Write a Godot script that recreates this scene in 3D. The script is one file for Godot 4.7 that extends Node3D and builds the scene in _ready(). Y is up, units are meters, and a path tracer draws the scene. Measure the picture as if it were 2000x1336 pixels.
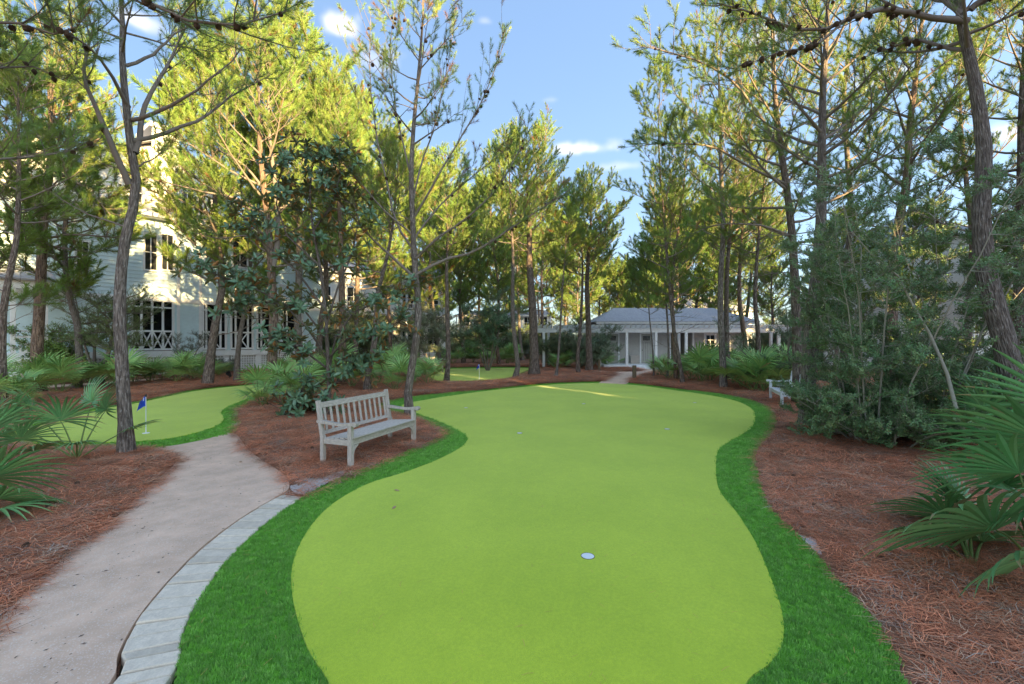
extends Node3D
# A backyard putting green among sand pines, saw palmettos and pale cottages, low sun, ground in shade.

const F := 860.0      # focal length in pixels of the 2000x1336 photograph
const EYE := 1.8      # camera height in metres
const V0 := 668.0     # horizon row
var rng := RandomNumberGenerator.new()
var taken := {}
var M := {}           # materials
var copy_total := 0
var K := {}           # shared meshes
var ground_h := PackedFloat32Array()
var cover := PackedFloat32Array()
const GX0 := -24.0
const GZ0 := -46.0
const CELL := 0.11
const GW := 440
const GH := 430

# ------------------------------------------------------------------ mesh collector
class MB:
	var v := PackedVector3Array()
	var n := PackedVector3Array()
	var t := PackedVector2Array()
	var c := PackedColorArray()
	var col := Color.WHITE
	func tri(a, b, d, na, nb, nd, ua = Vector2.ZERO, ub = Vector2.ZERO, ud = Vector2.ZERO):
		v.append(a); v.append(d); v.append(b)
		n.append(na); n.append(nd); n.append(nb)
		t.append(ua); t.append(ud); t.append(ub)
		c.append(col); c.append(col); c.append(col)
	func flat(a, b, d, ua = Vector2.ZERO, ub = Vector2.ZERO, ud = Vector2.ZERO):
		var m = (b - a).cross(d - a).normalized()
		tri(a, b, d, m, m, m, ua, ub, ud)
	func quad(a, b, d, e, ua = Vector2.ZERO, ub = Vector2.ZERO, ud = Vector2.ZERO, ue = Vector2.ZERO):
		flat(a, b, d, ua, ub, ud)
		flat(a, d, e, ua, ud, ue)
	func box(p: Vector3, s: Vector3, b := Basis()):
		cbox(p, s, 0.0, b)
	func cbox(p: Vector3, s: Vector3, ch: float, b := Basis()):
		var h := s * 0.5
		var ax := [b.x.normalized(), b.y.normalized(), b.z.normalized()]
		var hs := [h.x, h.y, h.z]
		var long := 0
		if s.y > s.x and s.y >= s.z: long = 1
		elif s.z > s.x and s.z > s.y: long = 2
		for k in 3:
			var k1 := (k + 1) % 3
			var k2 := (k + 2) % 3
			for sg in [-1.0, 1.0]:
				var o: Vector3 = p + ax[k] * hs[k] * sg
				var e1: Vector3 = ax[k1] * (hs[k1] - ch)
				var e2: Vector3 = ax[k2] * (hs[k2] - ch)
				var q := [o - e1 - e2, o + e1 - e2, o + e1 + e2, o - e1 + e2]
				var l1 = hs[k1] * 2; var l2 = hs[k2] * 2
				var w := [Vector2(0, 0), Vector2(l1, 0), Vector2(l1, l2), Vector2(0, l2)]
				if k1 == long:
					w = [Vector2(0, 0), Vector2(0, l1), Vector2(l2, l1), Vector2(l2, 0)]
				for i in 4: w[i] += Vector2(p.x * 1.7 + k * 0.37, p.y * 1.3 + p.z + sg * 0.21)
				if sg > 0: quad(q[0], q[1], q[2], q[3], w[0], w[1], w[2], w[3])
				else: quad(q[3], q[2], q[1], q[0], w[3], w[2], w[1], w[0])
		if ch > 0.0:
			for k in 3:
				var k1 := (k + 1) % 3
				var k2 := (k + 2) % 3
				for s1 in [-1.0, 1.0]:
					for s2 in [-1.0, 1.0]:
						var e: Vector3 = ax[k] * (hs[k] - ch)
						var pa: Vector3 = p + ax[k1] * hs[k1] * s1 + ax[k2] * (hs[k2] - ch) * s2
						var pb: Vector3 = p + ax[k1] * (hs[k1] - ch) * s1 + ax[k2] * hs[k2] * s2
						if s1 * s2 > 0: quad(pa - e, pb - e, pb + e, pa + e)
						else: quad(pa + e, pb + e, pb - e, pa - e)
	func tube(pts: Array, rad: Array, sides := 6, bump := 0.0, seed_ := 0.0, uvs := 1.0):
		var m := pts.size()
		var ring := []
		var nor := []
		var up := Vector3(0.13, 0.2, 0.97).normalized()
		var dist := 0.0
		var ds := []
		for i in m:
			var dir: Vector3 = (pts[mini(i + 1, m - 1)] - pts[maxi(i - 1, 0)]).normalized()
			if i > 0: dist += (pts[i] - pts[i - 1]).length()
			ds.append(dist)
			var x := up.cross(dir)
			if x.length() < 0.05: x = Vector3.RIGHT.cross(dir)
			x = x.normalized()
			var y := dir.cross(x).normalized()
			up = y
			var rr := []
			var nn := []
			for k in sides + 1:
				var a := TAU * (k % sides) / sides
				var d := x * cos(a) + y * sin(a)
				var q: float = rad[i]
				if bump > 0.0: q *= 1.0 + bump * (sin(a * 3.0 + dist * 5.1 + seed_) * 0.5 + sin(a * 5.0 - dist * 11.0 + seed_ * 2.0) * 0.3 + sin(dist * 17.0 + seed_ + a) * 0.35)
				rr.append(pts[i] + d * q)
				nn.append(d)
			ring.append(rr); nor.append(nn)
		var rep := maxf(1.0, roundf(TAU * float(rad[0]) * uvs * 1.2))
		for i in m - 1:
			for k in sides:
				var ua := Vector2(rep * k / sides, ds[i] * uvs)
				var ub := Vector2(rep * (k + 1) / sides, ds[i] * uvs)
				var uc := Vector2(rep * (k + 1) / sides, ds[i + 1] * uvs)
				var ud := Vector2(rep * k / sides, ds[i + 1] * uvs)
				tri(ring[i][k], ring[i][k + 1], ring[i + 1][k + 1], nor[i][k], nor[i][k + 1], nor[i + 1][k + 1], ua, ub, uc)
				tri(ring[i][k], ring[i + 1][k + 1], ring[i + 1][k], nor[i][k], nor[i + 1][k + 1], nor[i + 1][k], ua, uc, ud)
		if sides > 4:
			for k in sides:
				flat(pts[m - 1], ring[m - 1][k], ring[m - 1][k + 1])
	func lathe(prof: Array, sides: int, o := Vector3.ZERO, b := Basis()):
		for i in prof.size() - 1:
			var p0: Vector2 = prof[i]
			var p1: Vector2 = prof[i + 1]
			var e := p1 - p0
			var nn := Vector2(e.y, -e.x).normalized()
			for k in sides:
				var a0 := TAU * k / sides
				var a1 := TAU * (k + 1) / sides
				var f := func(p: Vector2, a: float): return o + b * Vector3(cos(a) * p.x, p.y, -sin(a) * p.x)
				var g := func(a: float): return b * Vector3(cos(a) * nn.x, nn.y, -sin(a) * nn.x)
				if p0.x > 1e-6: tri(f.call(p0, a0), f.call(p0, a1), f.call(p1, a1), g.call(a0), g.call(a1), g.call(a1))
				if p1.x > 1e-6: tri(f.call(p0, a0), f.call(p1, a1), f.call(p1, a0), g.call(a0), g.call(a1), g.call(a0))
	func prism(outline: PackedVector2Array, depth: float, xf := Transform3D()):
		# outline in xy, extruded from -depth/2 to +depth/2 along z
		var o := outline
		var ar := 0.0
		for i in o.size(): ar += o[i].cross(o[(i + 1) % o.size()])
		if ar < 0:
			o = outline.duplicate(); o.reverse()
		var ix := Geometry2D.triangulate_polygon(o)
		var h := depth * 0.5
		for i in range(0, ix.size(), 3):
			var a := o[ix[i]]; var b := o[ix[i + 1]]; var d := o[ix[i + 2]]
			if (b - a).cross(d - a) < 0:
				var q := b; b = d; d = q
			flat(xf * Vector3(a.x, a.y, h), xf * Vector3(b.x, b.y, h), xf * Vector3(d.x, d.y, h), a, b, d)
			flat(xf * Vector3(a.x, a.y, -h), xf * Vector3(d.x, d.y, -h), xf * Vector3(b.x, b.y, -h), a, d, b)
		for i in o.size():
			var a := o[i]; var b := o[(i + 1) % o.size()]
			quad(xf * Vector3(a.x, a.y, -h), xf * Vector3(b.x, b.y, -h), xf * Vector3(b.x, b.y, h), xf * Vector3(a.x, a.y, h))
	func mesh(mat, into: ArrayMesh = null) -> ArrayMesh:
		var r := into if into else ArrayMesh.new()
		if v.is_empty(): return r
		var a := []
		a.resize(Mesh.ARRAY_MAX)
		a[Mesh.ARRAY_VERTEX] = v
		a[Mesh.ARRAY_NORMAL] = n
		a[Mesh.ARRAY_TEX_UV] = t
		a[Mesh.ARRAY_COLOR] = c
		r.add_surface_from_arrays(Mesh.PRIMITIVE_TRIANGLES, a)
		r.surface_set_material(r.get_surface_count() - 1, mat)
		return r

# ------------------------------------------------------------------ scene helpers
func numbered(called: String) -> String:
	taken[called] = taken.get(called, -1) + 1
	return called if taken[called] == 0 else "%s_%03d" % [called, taken[called]]

func thing(called, label, category, at := Vector3.ZERO, group := "") -> Node3D:
	var o := Node3D.new()
	o.name = numbered(called)
	add_child(o)
	o.position = at
	o.set_meta("label", label)
	o.set_meta("category", category)
	if group: o.set_meta("group", group)
	return o

func part(parent: Node, called: String, mesh: Mesh, xf := Transform3D()) -> MeshInstance3D:
	var o := MeshInstance3D.new()
	o.name = called
	o.mesh = mesh
	parent.add_child(o, true)
	o.transform = xf
	return o

func struct(called: String, mesh: Mesh, label := "", category := "") -> MeshInstance3D:
	var o := MeshInstance3D.new()
	o.name = numbered(called)
	o.mesh = mesh
	add_child(o)
	o.set_meta("kind", "structure")
	if label: o.set_meta("label", label); o.set_meta("category", category)
	return o

func copies(parent: Node, called: String, mesh: Mesh, xfs: Array, cols: Array) -> MultiMeshInstance3D:
	var mm := MultiMesh.new()
	mm.transform_format = MultiMesh.TRANSFORM_3D
	mm.use_colors = not cols.is_empty()
	mm.mesh = mesh
	mm.instance_count = xfs.size()
	copy_total += xfs.size()
	for i in xfs.size():
		mm.set_instance_transform(i, xfs[i])
		if mm.use_colors: mm.set_instance_color(i, cols[i])
	var o := MultiMeshInstance3D.new()
	o.multimesh = mm
	if parent == self:
		o.name = numbered(called)
		add_child(o)
	else:
		o.name = called
		parent.add_child(o, true)
	o.set_meta("kind", "stuff")
	return o

func twin(o: Node3D, at: Vector3, turn: float, sc := 1.0, label := "", group := "") -> Node3D:
	var r: Node3D = o.duplicate()
	r.name = numbered(String(o.name).rstrip("_0123456789"))
	add_child(r)
	r.position = at
	r.rotation.y = turn
	r.scale = Vector3.ONE * sc
	if label: r.set_meta("label", label)
	if group: r.set_meta("group", group)
	return r

func P(u: float, v: float, z: float) -> Vector3:      # a pixel at a known depth
	return Vector3((u - 1000.0) / F * z, EYE - (v - V0) / F * z, -z)

func G(u: float, v: float, y := 0.0) -> Vector3:      # a pixel on the ground
	var z := (EYE - y) * F / (v - V0)
	return Vector3((u - 1000.0) / F * z, y, -z)

func GG(u: float, v: float) -> Vector3:               # on the ground, following its bumps
	var p := G(u, v)
	p.y = th(p.x, p.z)
	return p

func lin(r: float, g: float, b: float) -> Color:
	return Color(r, g, b).linear_to_srgb()

func th(x: float, z: float) -> float:
	var i := int((x - GX0) / CELL)
	var j := int((z - GZ0) / CELL)
	if i < 0 or j < 0 or i >= GW or j >= GH: return -0.02
	return ground_h[j * (GW + 1) + i]

func cov(x: float, z: float) -> float:
	var i := int((x - GX0) / CELL)
	var j := int((z - GZ0) / CELL)
	if i < 0 or j < 0 or i >= GW or j >= GH: return 0.0
	return cover[j * (GW + 1) + i]

func smooth_loop(px: Array, steps := 4) -> PackedVector2Array:     # Catmull-Rom through ground points (x, z)
	var r := PackedVector2Array()
	var n := px.size()
	for i in n:
		for k in steps:
			r.append(px[i].cubic_interpolate(px[(i + 1) % n], px[(i + n - 1) % n], px[(i + 2) % n], float(k) / steps))
	return r

func ground_px(list: Array) -> Array:
	var r := []
	for p in list:
		var g := G(p[0], p[1])
		r.append(Vector2(g.x, g.z))
	return r

func sheet(outline: PackedVector2Array, y: float, thick: float, mat) -> ArrayMesh:
	var b := MB.new()
	var o := outline.duplicate()
	var ar := 0.0
	for i in o.size(): ar += o[i].cross(o[(i + 1) % o.size()])
	if ar < 0: o.reverse()
	var ix := Geometry2D.triangulate_polygon(o)
	for i in range(0, ix.size(), 3):
		var q := [o[ix[i]], o[ix[i + 1]], o[ix[i + 2]]]
		if (q[1] - q[0]).cross(q[2] - q[0]) > 0: q = [q[0], q[2], q[1]]
		b.tri(Vector3(q[0].x, y, q[0].y), Vector3(q[1].x, y, q[1].y), Vector3(q[2].x, y, q[2].y), Vector3.UP, Vector3.UP, Vector3.UP, q[0], q[1], q[2])
	for i in o.size():
		var a := o[i]; var c := o[(i + 1) % o.size()]
		b.quad(Vector3(c.x, y, c.y), Vector3(c.x, y - thick, c.y), Vector3(a.x, y - thick, a.y), Vector3(a.x, y, a.y))
	return b.mesh(mat)

# ------------------------------------------------------------------ textures and materials
func noise_img(w: int, freq: float, seed_: int, oct := 3, type := FastNoiseLite.TYPE_SIMPLEX_SMOOTH) -> Image:
	var f := FastNoiseLite.new()
	f.noise_type = type
	f.seed = seed_
	f.frequency = freq
	f.fractal_octaves = oct
	var im := f.get_seamless_image(w, w)
	im.convert(Image.FORMAT_L8)
	return im

func paint(w: int, fn: Callable) -> ImageTexture:
	var im := Image.create(w, w, false, Image.FORMAT_RGB8)
	for y in w:
		for x in w:
			im.set_pixel(x, y, fn.call(x, y))
	return ImageTexture.create_from_image(im)

func mat(name_: String, color: Color, rough := 0.8, spec := 0.5) -> StandardMaterial3D:
	var m := StandardMaterial3D.new()
	m.resource_name = name_
	m.albedo_color = color
	m.roughness = rough
	m.metallic_specular = spec
	M[name_] = m
	return m

func triplanar(m: StandardMaterial3D, scale_: float, world := true):
	m.uv1_triplanar = true
	m.uv1_world_triplanar = world
	m.uv1_scale = Vector3.ONE * scale_

func leafy(name_: String, rough := 0.55, back := 0.35, spec := 0.4) -> StandardMaterial3D:
	var m := mat(name_, Color.WHITE, rough, spec)
	m.vertex_color_use_as_albedo = true
	m.cull_mode = BaseMaterial3D.CULL_DISABLED
	if back > 0:
		m.backlight_enabled = true
		m.backlight = Color(back, back, back)
	return m

func make_materials():
	var fine := noise_img(512, 0.09, 11, 2)
	var mid := noise_img(512, 0.02, 12, 4)
	var white := noise_img(512, 0.45, 13, 1)
	# putting surface: short lime turf, speckled
	var m := mat("putting_turf", Color.WHITE, 0.85, 0.25)
	var A := lin(0.60, 0.70, 0.045)
	var B := lin(0.40, 0.52, 0.035)
	m.albedo_texture = paint(512, func(x, y):
		var k: float = white.get_pixel(x, y).r * 0.55 + fine.get_pixel(x, y).r * 0.30 + mid.get_pixel(x, y).r * 0.15
		return B.lerp(A, clampf((k - 0.22) * 1.75, 0, 1)))
	triplanar(m, 0.6)
	m.heightmap_enabled = true
	m.heightmap_texture = ImageTexture.create_from_image(white)
	m.heightmap_scale = 0.35
	m.detail_enabled = true
	m.detail_blend_mode = BaseMaterial3D.BLEND_MODE_MUL
	m.detail_uv_layer = BaseMaterial3D.DETAIL_UV_2
	var drift := noise_img(512, 0.012, 55, 5)
	m.detail_albedo = paint(256, func(x, y):
		var k: float = clampf((drift.get_pixel(x * 2, y * 2).r - 0.25) * 2.0, 0, 1)
		return Color(0.955 + 0.045 * k, 0.965 + 0.035 * k, 0.93 + 0.07 * k))
	m.uv2_triplanar = true
	m.uv2_world_triplanar = true
	m.uv2_scale = Vector3.ONE * 0.11
	m.rim_enabled = true
	m.rim = 0.35
	m.rim_tint = 0.8
	# fringe mat under the tall blades
	m = mat("fringe_turf", Color.WHITE, 0.9, 0.2)
	A = lin(0.20, 0.47, 0.045)
	B = lin(0.08, 0.23, 0.022)
	m.albedo_texture = paint(512, func(x, y):
		var k: float = white.get_pixel(x, y).r * 0.5 + fine.get_pixel(x, y).r * 0.5
		return B.lerp(A, clampf((k - 0.2) * 1.6, 0, 1)))
	triplanar(m, 1.7)
	m = leafy("turf_blade", 0.6, 0.3, 0.3)
	m.rim_enabled = true
	m.rim = 0.5
	m.rim_tint = 0.3
	# pine straw ground
	var straw := Image.create(1024, 1024, false, Image.FORMAT_RGB8)
	straw.fill(lin(0.24, 0.11, 0.068))
	rng.seed = 5
	for i in 16000:
		var k := rng.randf()
		var col := lin(0.46, 0.215, 0.125).lerp(lin(0.62, 0.42, 0.28), k * k * k) * rng.randf_range(0.6, 1.05)
		var x := rng.randf() * 1024; var y := rng.randf() * 1024
		var a := rng.randf() * TAU
		var bend := rng.randf_range(-0.02, 0.02)
		for s in rng.randi_range(25, 60):
			straw.set_pixel(posmod(int(x), 1024), posmod(int(y), 1024), col)
			x += cos(a); y += sin(a); a += bend
	m = mat("straw_ground", Color.WHITE, 0.9, 0.2)
	m.albedo_texture = ImageTexture.create_from_image(straw)
	triplanar(m, 0.8)
	m = leafy("straw_needle", 0.7, 0.0, 0.3)
	# concrete path
	m = mat("path_concrete", Color.WHITE, 0.85, 0.3)
	A = lin(0.84, 0.58, 0.415)
	B = lin(0.63, 0.43, 0.305)
	var blot := noise_img(512, 0.006, 31, 5)
	m.albedo_texture = paint(512, func(x, y):
		var k: float = mid.get_pixel(x, y).r * 0.35 + blot.get_pixel(x, y).r * 0.45 + white.get_pixel(x, y).r * 0.2
		var q := B.lerp(A, clampf((k - 0.28) * 2.0, 0, 1))
		var w: float = white.get_pixel((x * 3 + 40) % 512, (y * 3) % 512).r
		if w > 0.80: q = q.lerp(lin(0.85, 0.78, 0.72), 0.7)
		return q)
	triplanar(m, 0.42)
	m.heightmap_enabled = true
	m.heightmap_texture = ImageTexture.create_from_image(fine)
	m.heightmap_scale = 0.15
	# cast pavers, three tones
	for k in 3:
		m = mat("paver_%d" % k, Color.WHITE, 0.85, 0.3)
		A = lin(0.92, 0.78, 0.615) * [1.0, 0.96, 0.91][k]
		B = lin(0.66, 0.555, 0.43) * [1.0, 0.96, 0.91][k]
		m.albedo_texture = paint(256, func(x, y):
			var q: float = mid.get_pixel(x + 100 * k, y).r * 0.4 + fine.get_pixel(x, y + 90 * k).r * 0.3 + white.get_pixel(x, y).r * 0.3
			return B.lerp(A, clampf((q - 0.25) * 1.9, 0, 1)))
		triplanar(m, 2.2)
		m.heightmap_enabled = true
		m.heightmap_texture = ImageTexture.create_from_image(fine)
		m.heightmap_scale = 0.25
	# weathered teak, streaked along v
	var wood := Image.create(256, 512, false, Image.FORMAT_RGB8)
	rng.seed = 77
	var base := PackedFloat32Array(); base.resize(256)
	for x in 256: base[x] = fine.get_pixel(x, 7).r * 0.6 + white.get_pixel(x, 3).r * 0.4
	for y in 512:
		for x in 256:
			var k := clampf(base[posmod(x + int(6.0 * sin(y * TAU / 512.0)), 256)] * 0.75 + mid.get_pixel(x, y).r * 0.45 - 0.1, 0, 1)
			wood.set_pixel(x, y, lin(0.31, 0.26, 0.215).lerp(lin(0.80, 0.72, 0.63), k))
	m = mat("weathered_teak", Color.WHITE, 0.85, 0.2)
	m.albedo_texture = ImageTexture.create_from_image(wood)
	m.uv1_scale = Vector3(6, 1.1, 1)
	m = mat("white_bench_paint", Color(0.93, 0.93, 0.94), 0.6, 0.4)
	m.albedo_texture = M["weathered_teak"].albedo_texture
	m.albedo_texture = paint(64, func(x, y): return lin(0.83, 0.83, 0.82) * (0.93 + 0.07 * fine.get_pixel(x * 3, y).r))
	m = mat("timber_post", lin(0.30, 0.26, 0.19), 0.9, 0.2)
	m.albedo_texture = M["weathered_teak"].albedo_texture
	m.uv1_scale = Vector3(3, 1.0, 1)
	# bark: plates along the trunk, lichen spots
	for k in 3:
		var cell := noise_img(256, [0.045, 0.05, 0.03][k], 40 + k, 2, FastNoiseLite.TYPE_CELLULAR)
		var tone: Color = [lin(0.31, 0.24, 0.195), lin(0.35, 0.29, 0.245), lin(0.35, 0.235, 0.17)][k]
		var dark: Color = [lin(0.075, 0.055, 0.045), lin(0.095, 0.075, 0.063), lin(0.09, 0.06, 0.045)][k]
		m = mat("bark_%d" % k, Color.WHITE, 0.95, 0.15)
		m.albedo_texture = paint(256, func(x, y):
			var q: float = cell.get_pixel(x, (y / 2 + 128 * (y % 2) * 0) % 256).r
			var w: float = white.get_pixel(x, y).r
			var lich: float = mid.get_pixel((x * 2) % 512, (y * 2) % 512).r
			var o := dark.lerp(tone, clampf((q - 0.2) * 1.6 + (w - 0.5) * 0.5, 0, 1))
			if lich > 0.66: o = o.lerp(lin(0.50, 0.49, 0.45), clampf((lich - 0.66) * 4.0, 0, 0.5))
			return o)
		m.uv1_scale = Vector3(1.6, 0.75, 1)
		m.heightmap_enabled = true
		m.heightmap_texture = ImageTexture.create_from_image(cell)
		m.heightmap_scale = 2.0
	mat("twig", lin(0.22, 0.18, 0.15), 0.95, 0.15)
	mat("pale_twig", lin(0.36, 0.33, 0.26), 0.95, 0.15)
	leafy("needle", 0.5, 0.5, 0.35)
	leafy("leaf", 0.4, 0.3, 0.45)
	leafy("holly_leaf", 0.42, 0.15, 0.45)
	m = mat("magnolia_top", lin(0.105, 0.195, 0.10), 0.33, 0.5)
	m = mat("magnolia_under", lin(0.16, 0.17, 0.075), 0.7, 0.2)
	m = mat("magnolia_rust", lin(0.40, 0.20, 0.075), 0.8, 0.2)
	leafy("palm", 0.42, 0.32, 0.45)
	mat("petiole", lin(0.16, 0.22, 0.06), 0.55, 0.4)
	mat("cone", lin(0.10, 0.065, 0.045), 0.85, 0.2)
	m = mat("sand", Color.WHITE, 0.95, 0.2)
	m.albedo_texture = paint(256, func(x, y): return lin(0.42, 0.37, 0.34).lerp(lin(0.82, 0.79, 0.77), clampf(fine.get_pixel(x, y).r * 0.6 + white.get_pixel(x, y).r * 0.7 - 0.2, 0, 1)))
	triplanar(m, 2.0)
	# paints; cream also carries the sunlight on the cottage's upper walls
	for e in [["aqua_paint", 0.64, 0.78, 0.81, 0.55], ["white_paint", 0.82, 0.82, 0.81, 0.5], ["cream_and_sunlit_paint", 0.80, 0.775, 0.71, 0.55], ["grey_paint", 0.47, 0.445, 0.41, 0.6], ["door_paint", 0.47, 0.45, 0.40, 0.5]]:
		var cc := lin(e[1], e[2], e[3])
		m = mat(e[0], Color.WHITE, e[4], 0.4)
		m.albedo_texture = paint(128, func(x, y): return cc * (0.93 + 0.07 * mid.get_pixel(x * 4, y * 4).r * 1.0) )
		triplanar(m, 0.5)
	m = mat("shingle", Color.WHITE, 0.9, 0.2)
	m.albedo_texture = paint(256, func(x, y): return lin(0.27, 0.275, 0.30).lerp(lin(0.44, 0.44, 0.46), clampf(fine.get_pixel(x / 12 * 12, y / 16 * 16).r * 0.9 + white.get_pixel(x, y).r * 0.3 - 0.2, 0, 1)))
	triplanar(m, 0.5)
	mat("dark_glass", lin(0.022, 0.025, 0.028), 0.06, 0.6)
	m = mat("insect_screen", Color(0.055, 0.06, 0.065, 0.72), 0.5, 0.3)
	m.transparency = BaseMaterial3D.TRANSPARENCY_ALPHA
	mat("room", lin(0.30, 0.25, 0.20), 0.9, 0.2)
	mat("red_cushion", lin(0.42, 0.03, 0.05), 0.8, 0.2)
	mat("hole_white", lin(0.80, 0.82, 0.82), 0.45, 0.4)
	mat("hole_dark", lin(0.03, 0.04, 0.02), 0.7, 0.3)
	mat("flag_blue", lin(0.02, 0.075, 0.52), 0.75, 0.2)
	M["flag_blue"].backlight_enabled = true
	M["flag_blue"].backlight = Color(0.3, 0.3, 0.3)
	mat("black_plastic", lin(0.025, 0.025, 0.027), 0.45, 0.4)
	mat("dry_leaf", lin(0.42, 0.27, 0.17), 0.8, 0.2)
	mat("hardware", lin(0.04, 0.04, 0.04), 0.35, 0.5)
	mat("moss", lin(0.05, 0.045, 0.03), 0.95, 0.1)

# ------------------------------------------------------------------ ground
var green := PackedVector2Array()
var fringe := PackedVector2Array()
var green2 := PackedVector2Array()
var fringe2 := PackedVector2Array()
var green3 := PackedVector2Array()
var fringe3 := PackedVector2Array()
var path1 := PackedVector2Array()
var path2 := PackedVector2Array()
var path3 := PackedVector2Array()
var sand1 := PackedVector2Array()
var sand2 := PackedVector2Array()
var paver_in := []
var paver_out := []

func v2(a: Array) -> Array:
	var r := []
	for p in a: r.append(Vector2(p[0], p[1]))
	return r

func make_outlines():
	green = smooth_loop(ground_px([[640, 1336], [600, 1270], [574, 1185], [570, 1115], [588, 1062], [620, 1015], [660, 980], [720, 947], [790, 925], [850, 902], [890, 882], [909, 867], [912, 856], [903, 847], [880, 835], [850, 822], [822, 812], [797, 803], [784, 796], [792, 789], [825, 783], [870, 775.5], [930, 767], [1000, 759], [1080, 752], [1160, 749], [1240, 753], [1320, 763.5], [1390, 773.5], [1440, 785], [1468, 799], [1476, 815], [1470, 834], [1450, 850], [1425, 864], [1405, 879], [1399, 900], [1400, 943], [1411, 970], [1440, 1006], [1475, 1062], [1500, 1120], [1522, 1180], [1531, 1230], [1525, 1270], [1500, 1305], [1460, 1336]]) + v2([[1.02, -2.05], [0.62, -1.75], [0.1, -1.65], [-0.4, -1.75], [-0.78, -2.05]]))
	fringe = smooth_loop(ground_px([[341, 1336], [346, 1290], [370, 1210], [410, 1141], [450, 1090], [500, 1041], [560, 994], [600, 967], [640, 946], [700, 919], [760, 896], [820, 872], [850, 859], [857, 849], [845, 838], [815, 822], [775, 812], [748, 806], [733, 798], [745, 788], [775, 780], [808, 774.5], [870, 768], [950, 760.5], [1010, 753.5], [1080, 748], [1160, 745.3], [1240, 749], [1330, 760], [1400, 769], [1450, 778], [1490, 790], [1510, 806], [1514, 830], [1500, 855], [1480, 876], [1474, 900], [1489, 960], [1510, 1000], [1558, 1046], [1600, 1091], [1640, 1140], [1690, 1191], [1730, 1242], [1755, 1292], [1768, 1336]]) + v2([[1.95, -1.9], [1.6, -1.3], [0.9, -0.9], [0.1, -0.8], [-0.8, -0.95], [-1.4, -1.4], [-1.68, -1.9]]))
	green2 = smooth_loop(ground_px([[506, 753], [440, 757.5], [380, 765], [320, 777], [270, 788], [200, 800], [120, 818], [50, 840], [20, 856], [90, 866], [200, 866], [270, 864], [330, 858], [385, 846], [425, 832], [437, 818], [432, 806], [445, 795], [475, 783], [500, 772], [522, 762]]))
	fringe2 = smooth_loop(ground_px([[512, 750.5], [440, 754.5], [380, 761.5], [320, 773], [270, 784], [200, 795], [110, 812], [30, 834], [-10, 858], [70, 874], [180, 874], [255, 875], [307, 877], [350, 869], [400, 859], [452, 848], [467, 834], [467, 820], [464, 810], [470, 800], [492, 788], [522, 775], [540, 762], [530, 754]]))
	green3 = smooth_loop(ground_px([[846, 724], [872, 721], [950, 719.5], [1010, 719], [1034, 720.5], [1020, 727], [1000, 736], [960, 741.5], [880, 745], [845, 741]]))
	fringe3 = smooth_loop(ground_px([[836, 723], [868, 718.5], [950, 717], [1012, 716.8], [1046, 719.5], [1028, 729], [1003, 739], [962, 744.8], [878, 748], [832, 744]]))
	path1 = smooth_loop(ground_px([[300, 878], [350, 869.5], [400, 859.5], [456, 847], [484, 879], [520, 905], [553, 927], [565, 946], [560, 960], [539, 973], [493, 999], [442, 1033], [391, 1073], [340, 1124], [296, 1174], [259, 1225], [230, 1282], [215, 1336]]) + v2([[-2.05, -1.9], [-1.95, -1.3], [-1.6, -0.6], [-1.3, 0.3], [-1.2, 1.6], [-4.2, 1.6], [-4.0, 0.0], [-3.7, -1.6]]) + ground_px([[-60, 1275], [0, 1212], [60, 1152], [110, 1106], [170, 1052], [230, 1010], [270, 970], [310, 935], [342, 906], [335, 891]]))
	path2 = smooth_loop(ground_px([[1170, 751], [1172, 747], [1183, 738], [1206, 730.5], [1180, 728], [1150, 727.5], [1150, 725], [1235, 726], [1250, 722], [1256, 718], [1330, 717.5], [1330, 722], [1285, 726], [1268, 729.5], [1248, 735], [1229, 743], [1222, 750.5]]), 3)
	path3 = smooth_loop(ground_px([[300, 744], [400, 739.5], [500, 735], [560, 733], [560, 730.5], [500, 732], [400, 736], [300, 740], [150, 750], [40, 756], [-60, 760], [-60, 764], [40, 760], [150, 754]]), 2)
	sand1 = smooth_loop(ground_px([[567, 950], [585, 941], [625, 936], [660, 925], [676, 922], [668, 932], [640, 945], [618, 958], [600, 966], [575, 963]]), 3)
	sand2 = smooth_loop(ground_px([[1560, 1046], [1575, 1044], [1600, 1060], [1630, 1100], [1622, 1104], [1596, 1082]]), 3)
	for e in [[225, 1336, 342, 1311], [238, 1280, 352, 1257], [266, 1222, 370, 1207], [302, 1172, 396, 1163], [348, 1121, 429, 1115], [398, 1072, 468, 1071], [450, 1031, 511, 1031], [502, 997, 554, 999], [552, 969, 590, 974]]:
		var a := G(e[0], e[1]); var b := G(e[2], e[3])
		paver_in.append(Vector2(a.x, a.z)); paver_out.append(Vector2(b.x, b.z))
	paver_in.push_front(Vector2(-1.97, -1.45)); paver_out.push_front(Vector2(-1.66, -1.68))
	paver_in.push_front(Vector2(-1.6, -0.55)); paver_out.push_front(Vector2(-1.35, -0.75))

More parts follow.
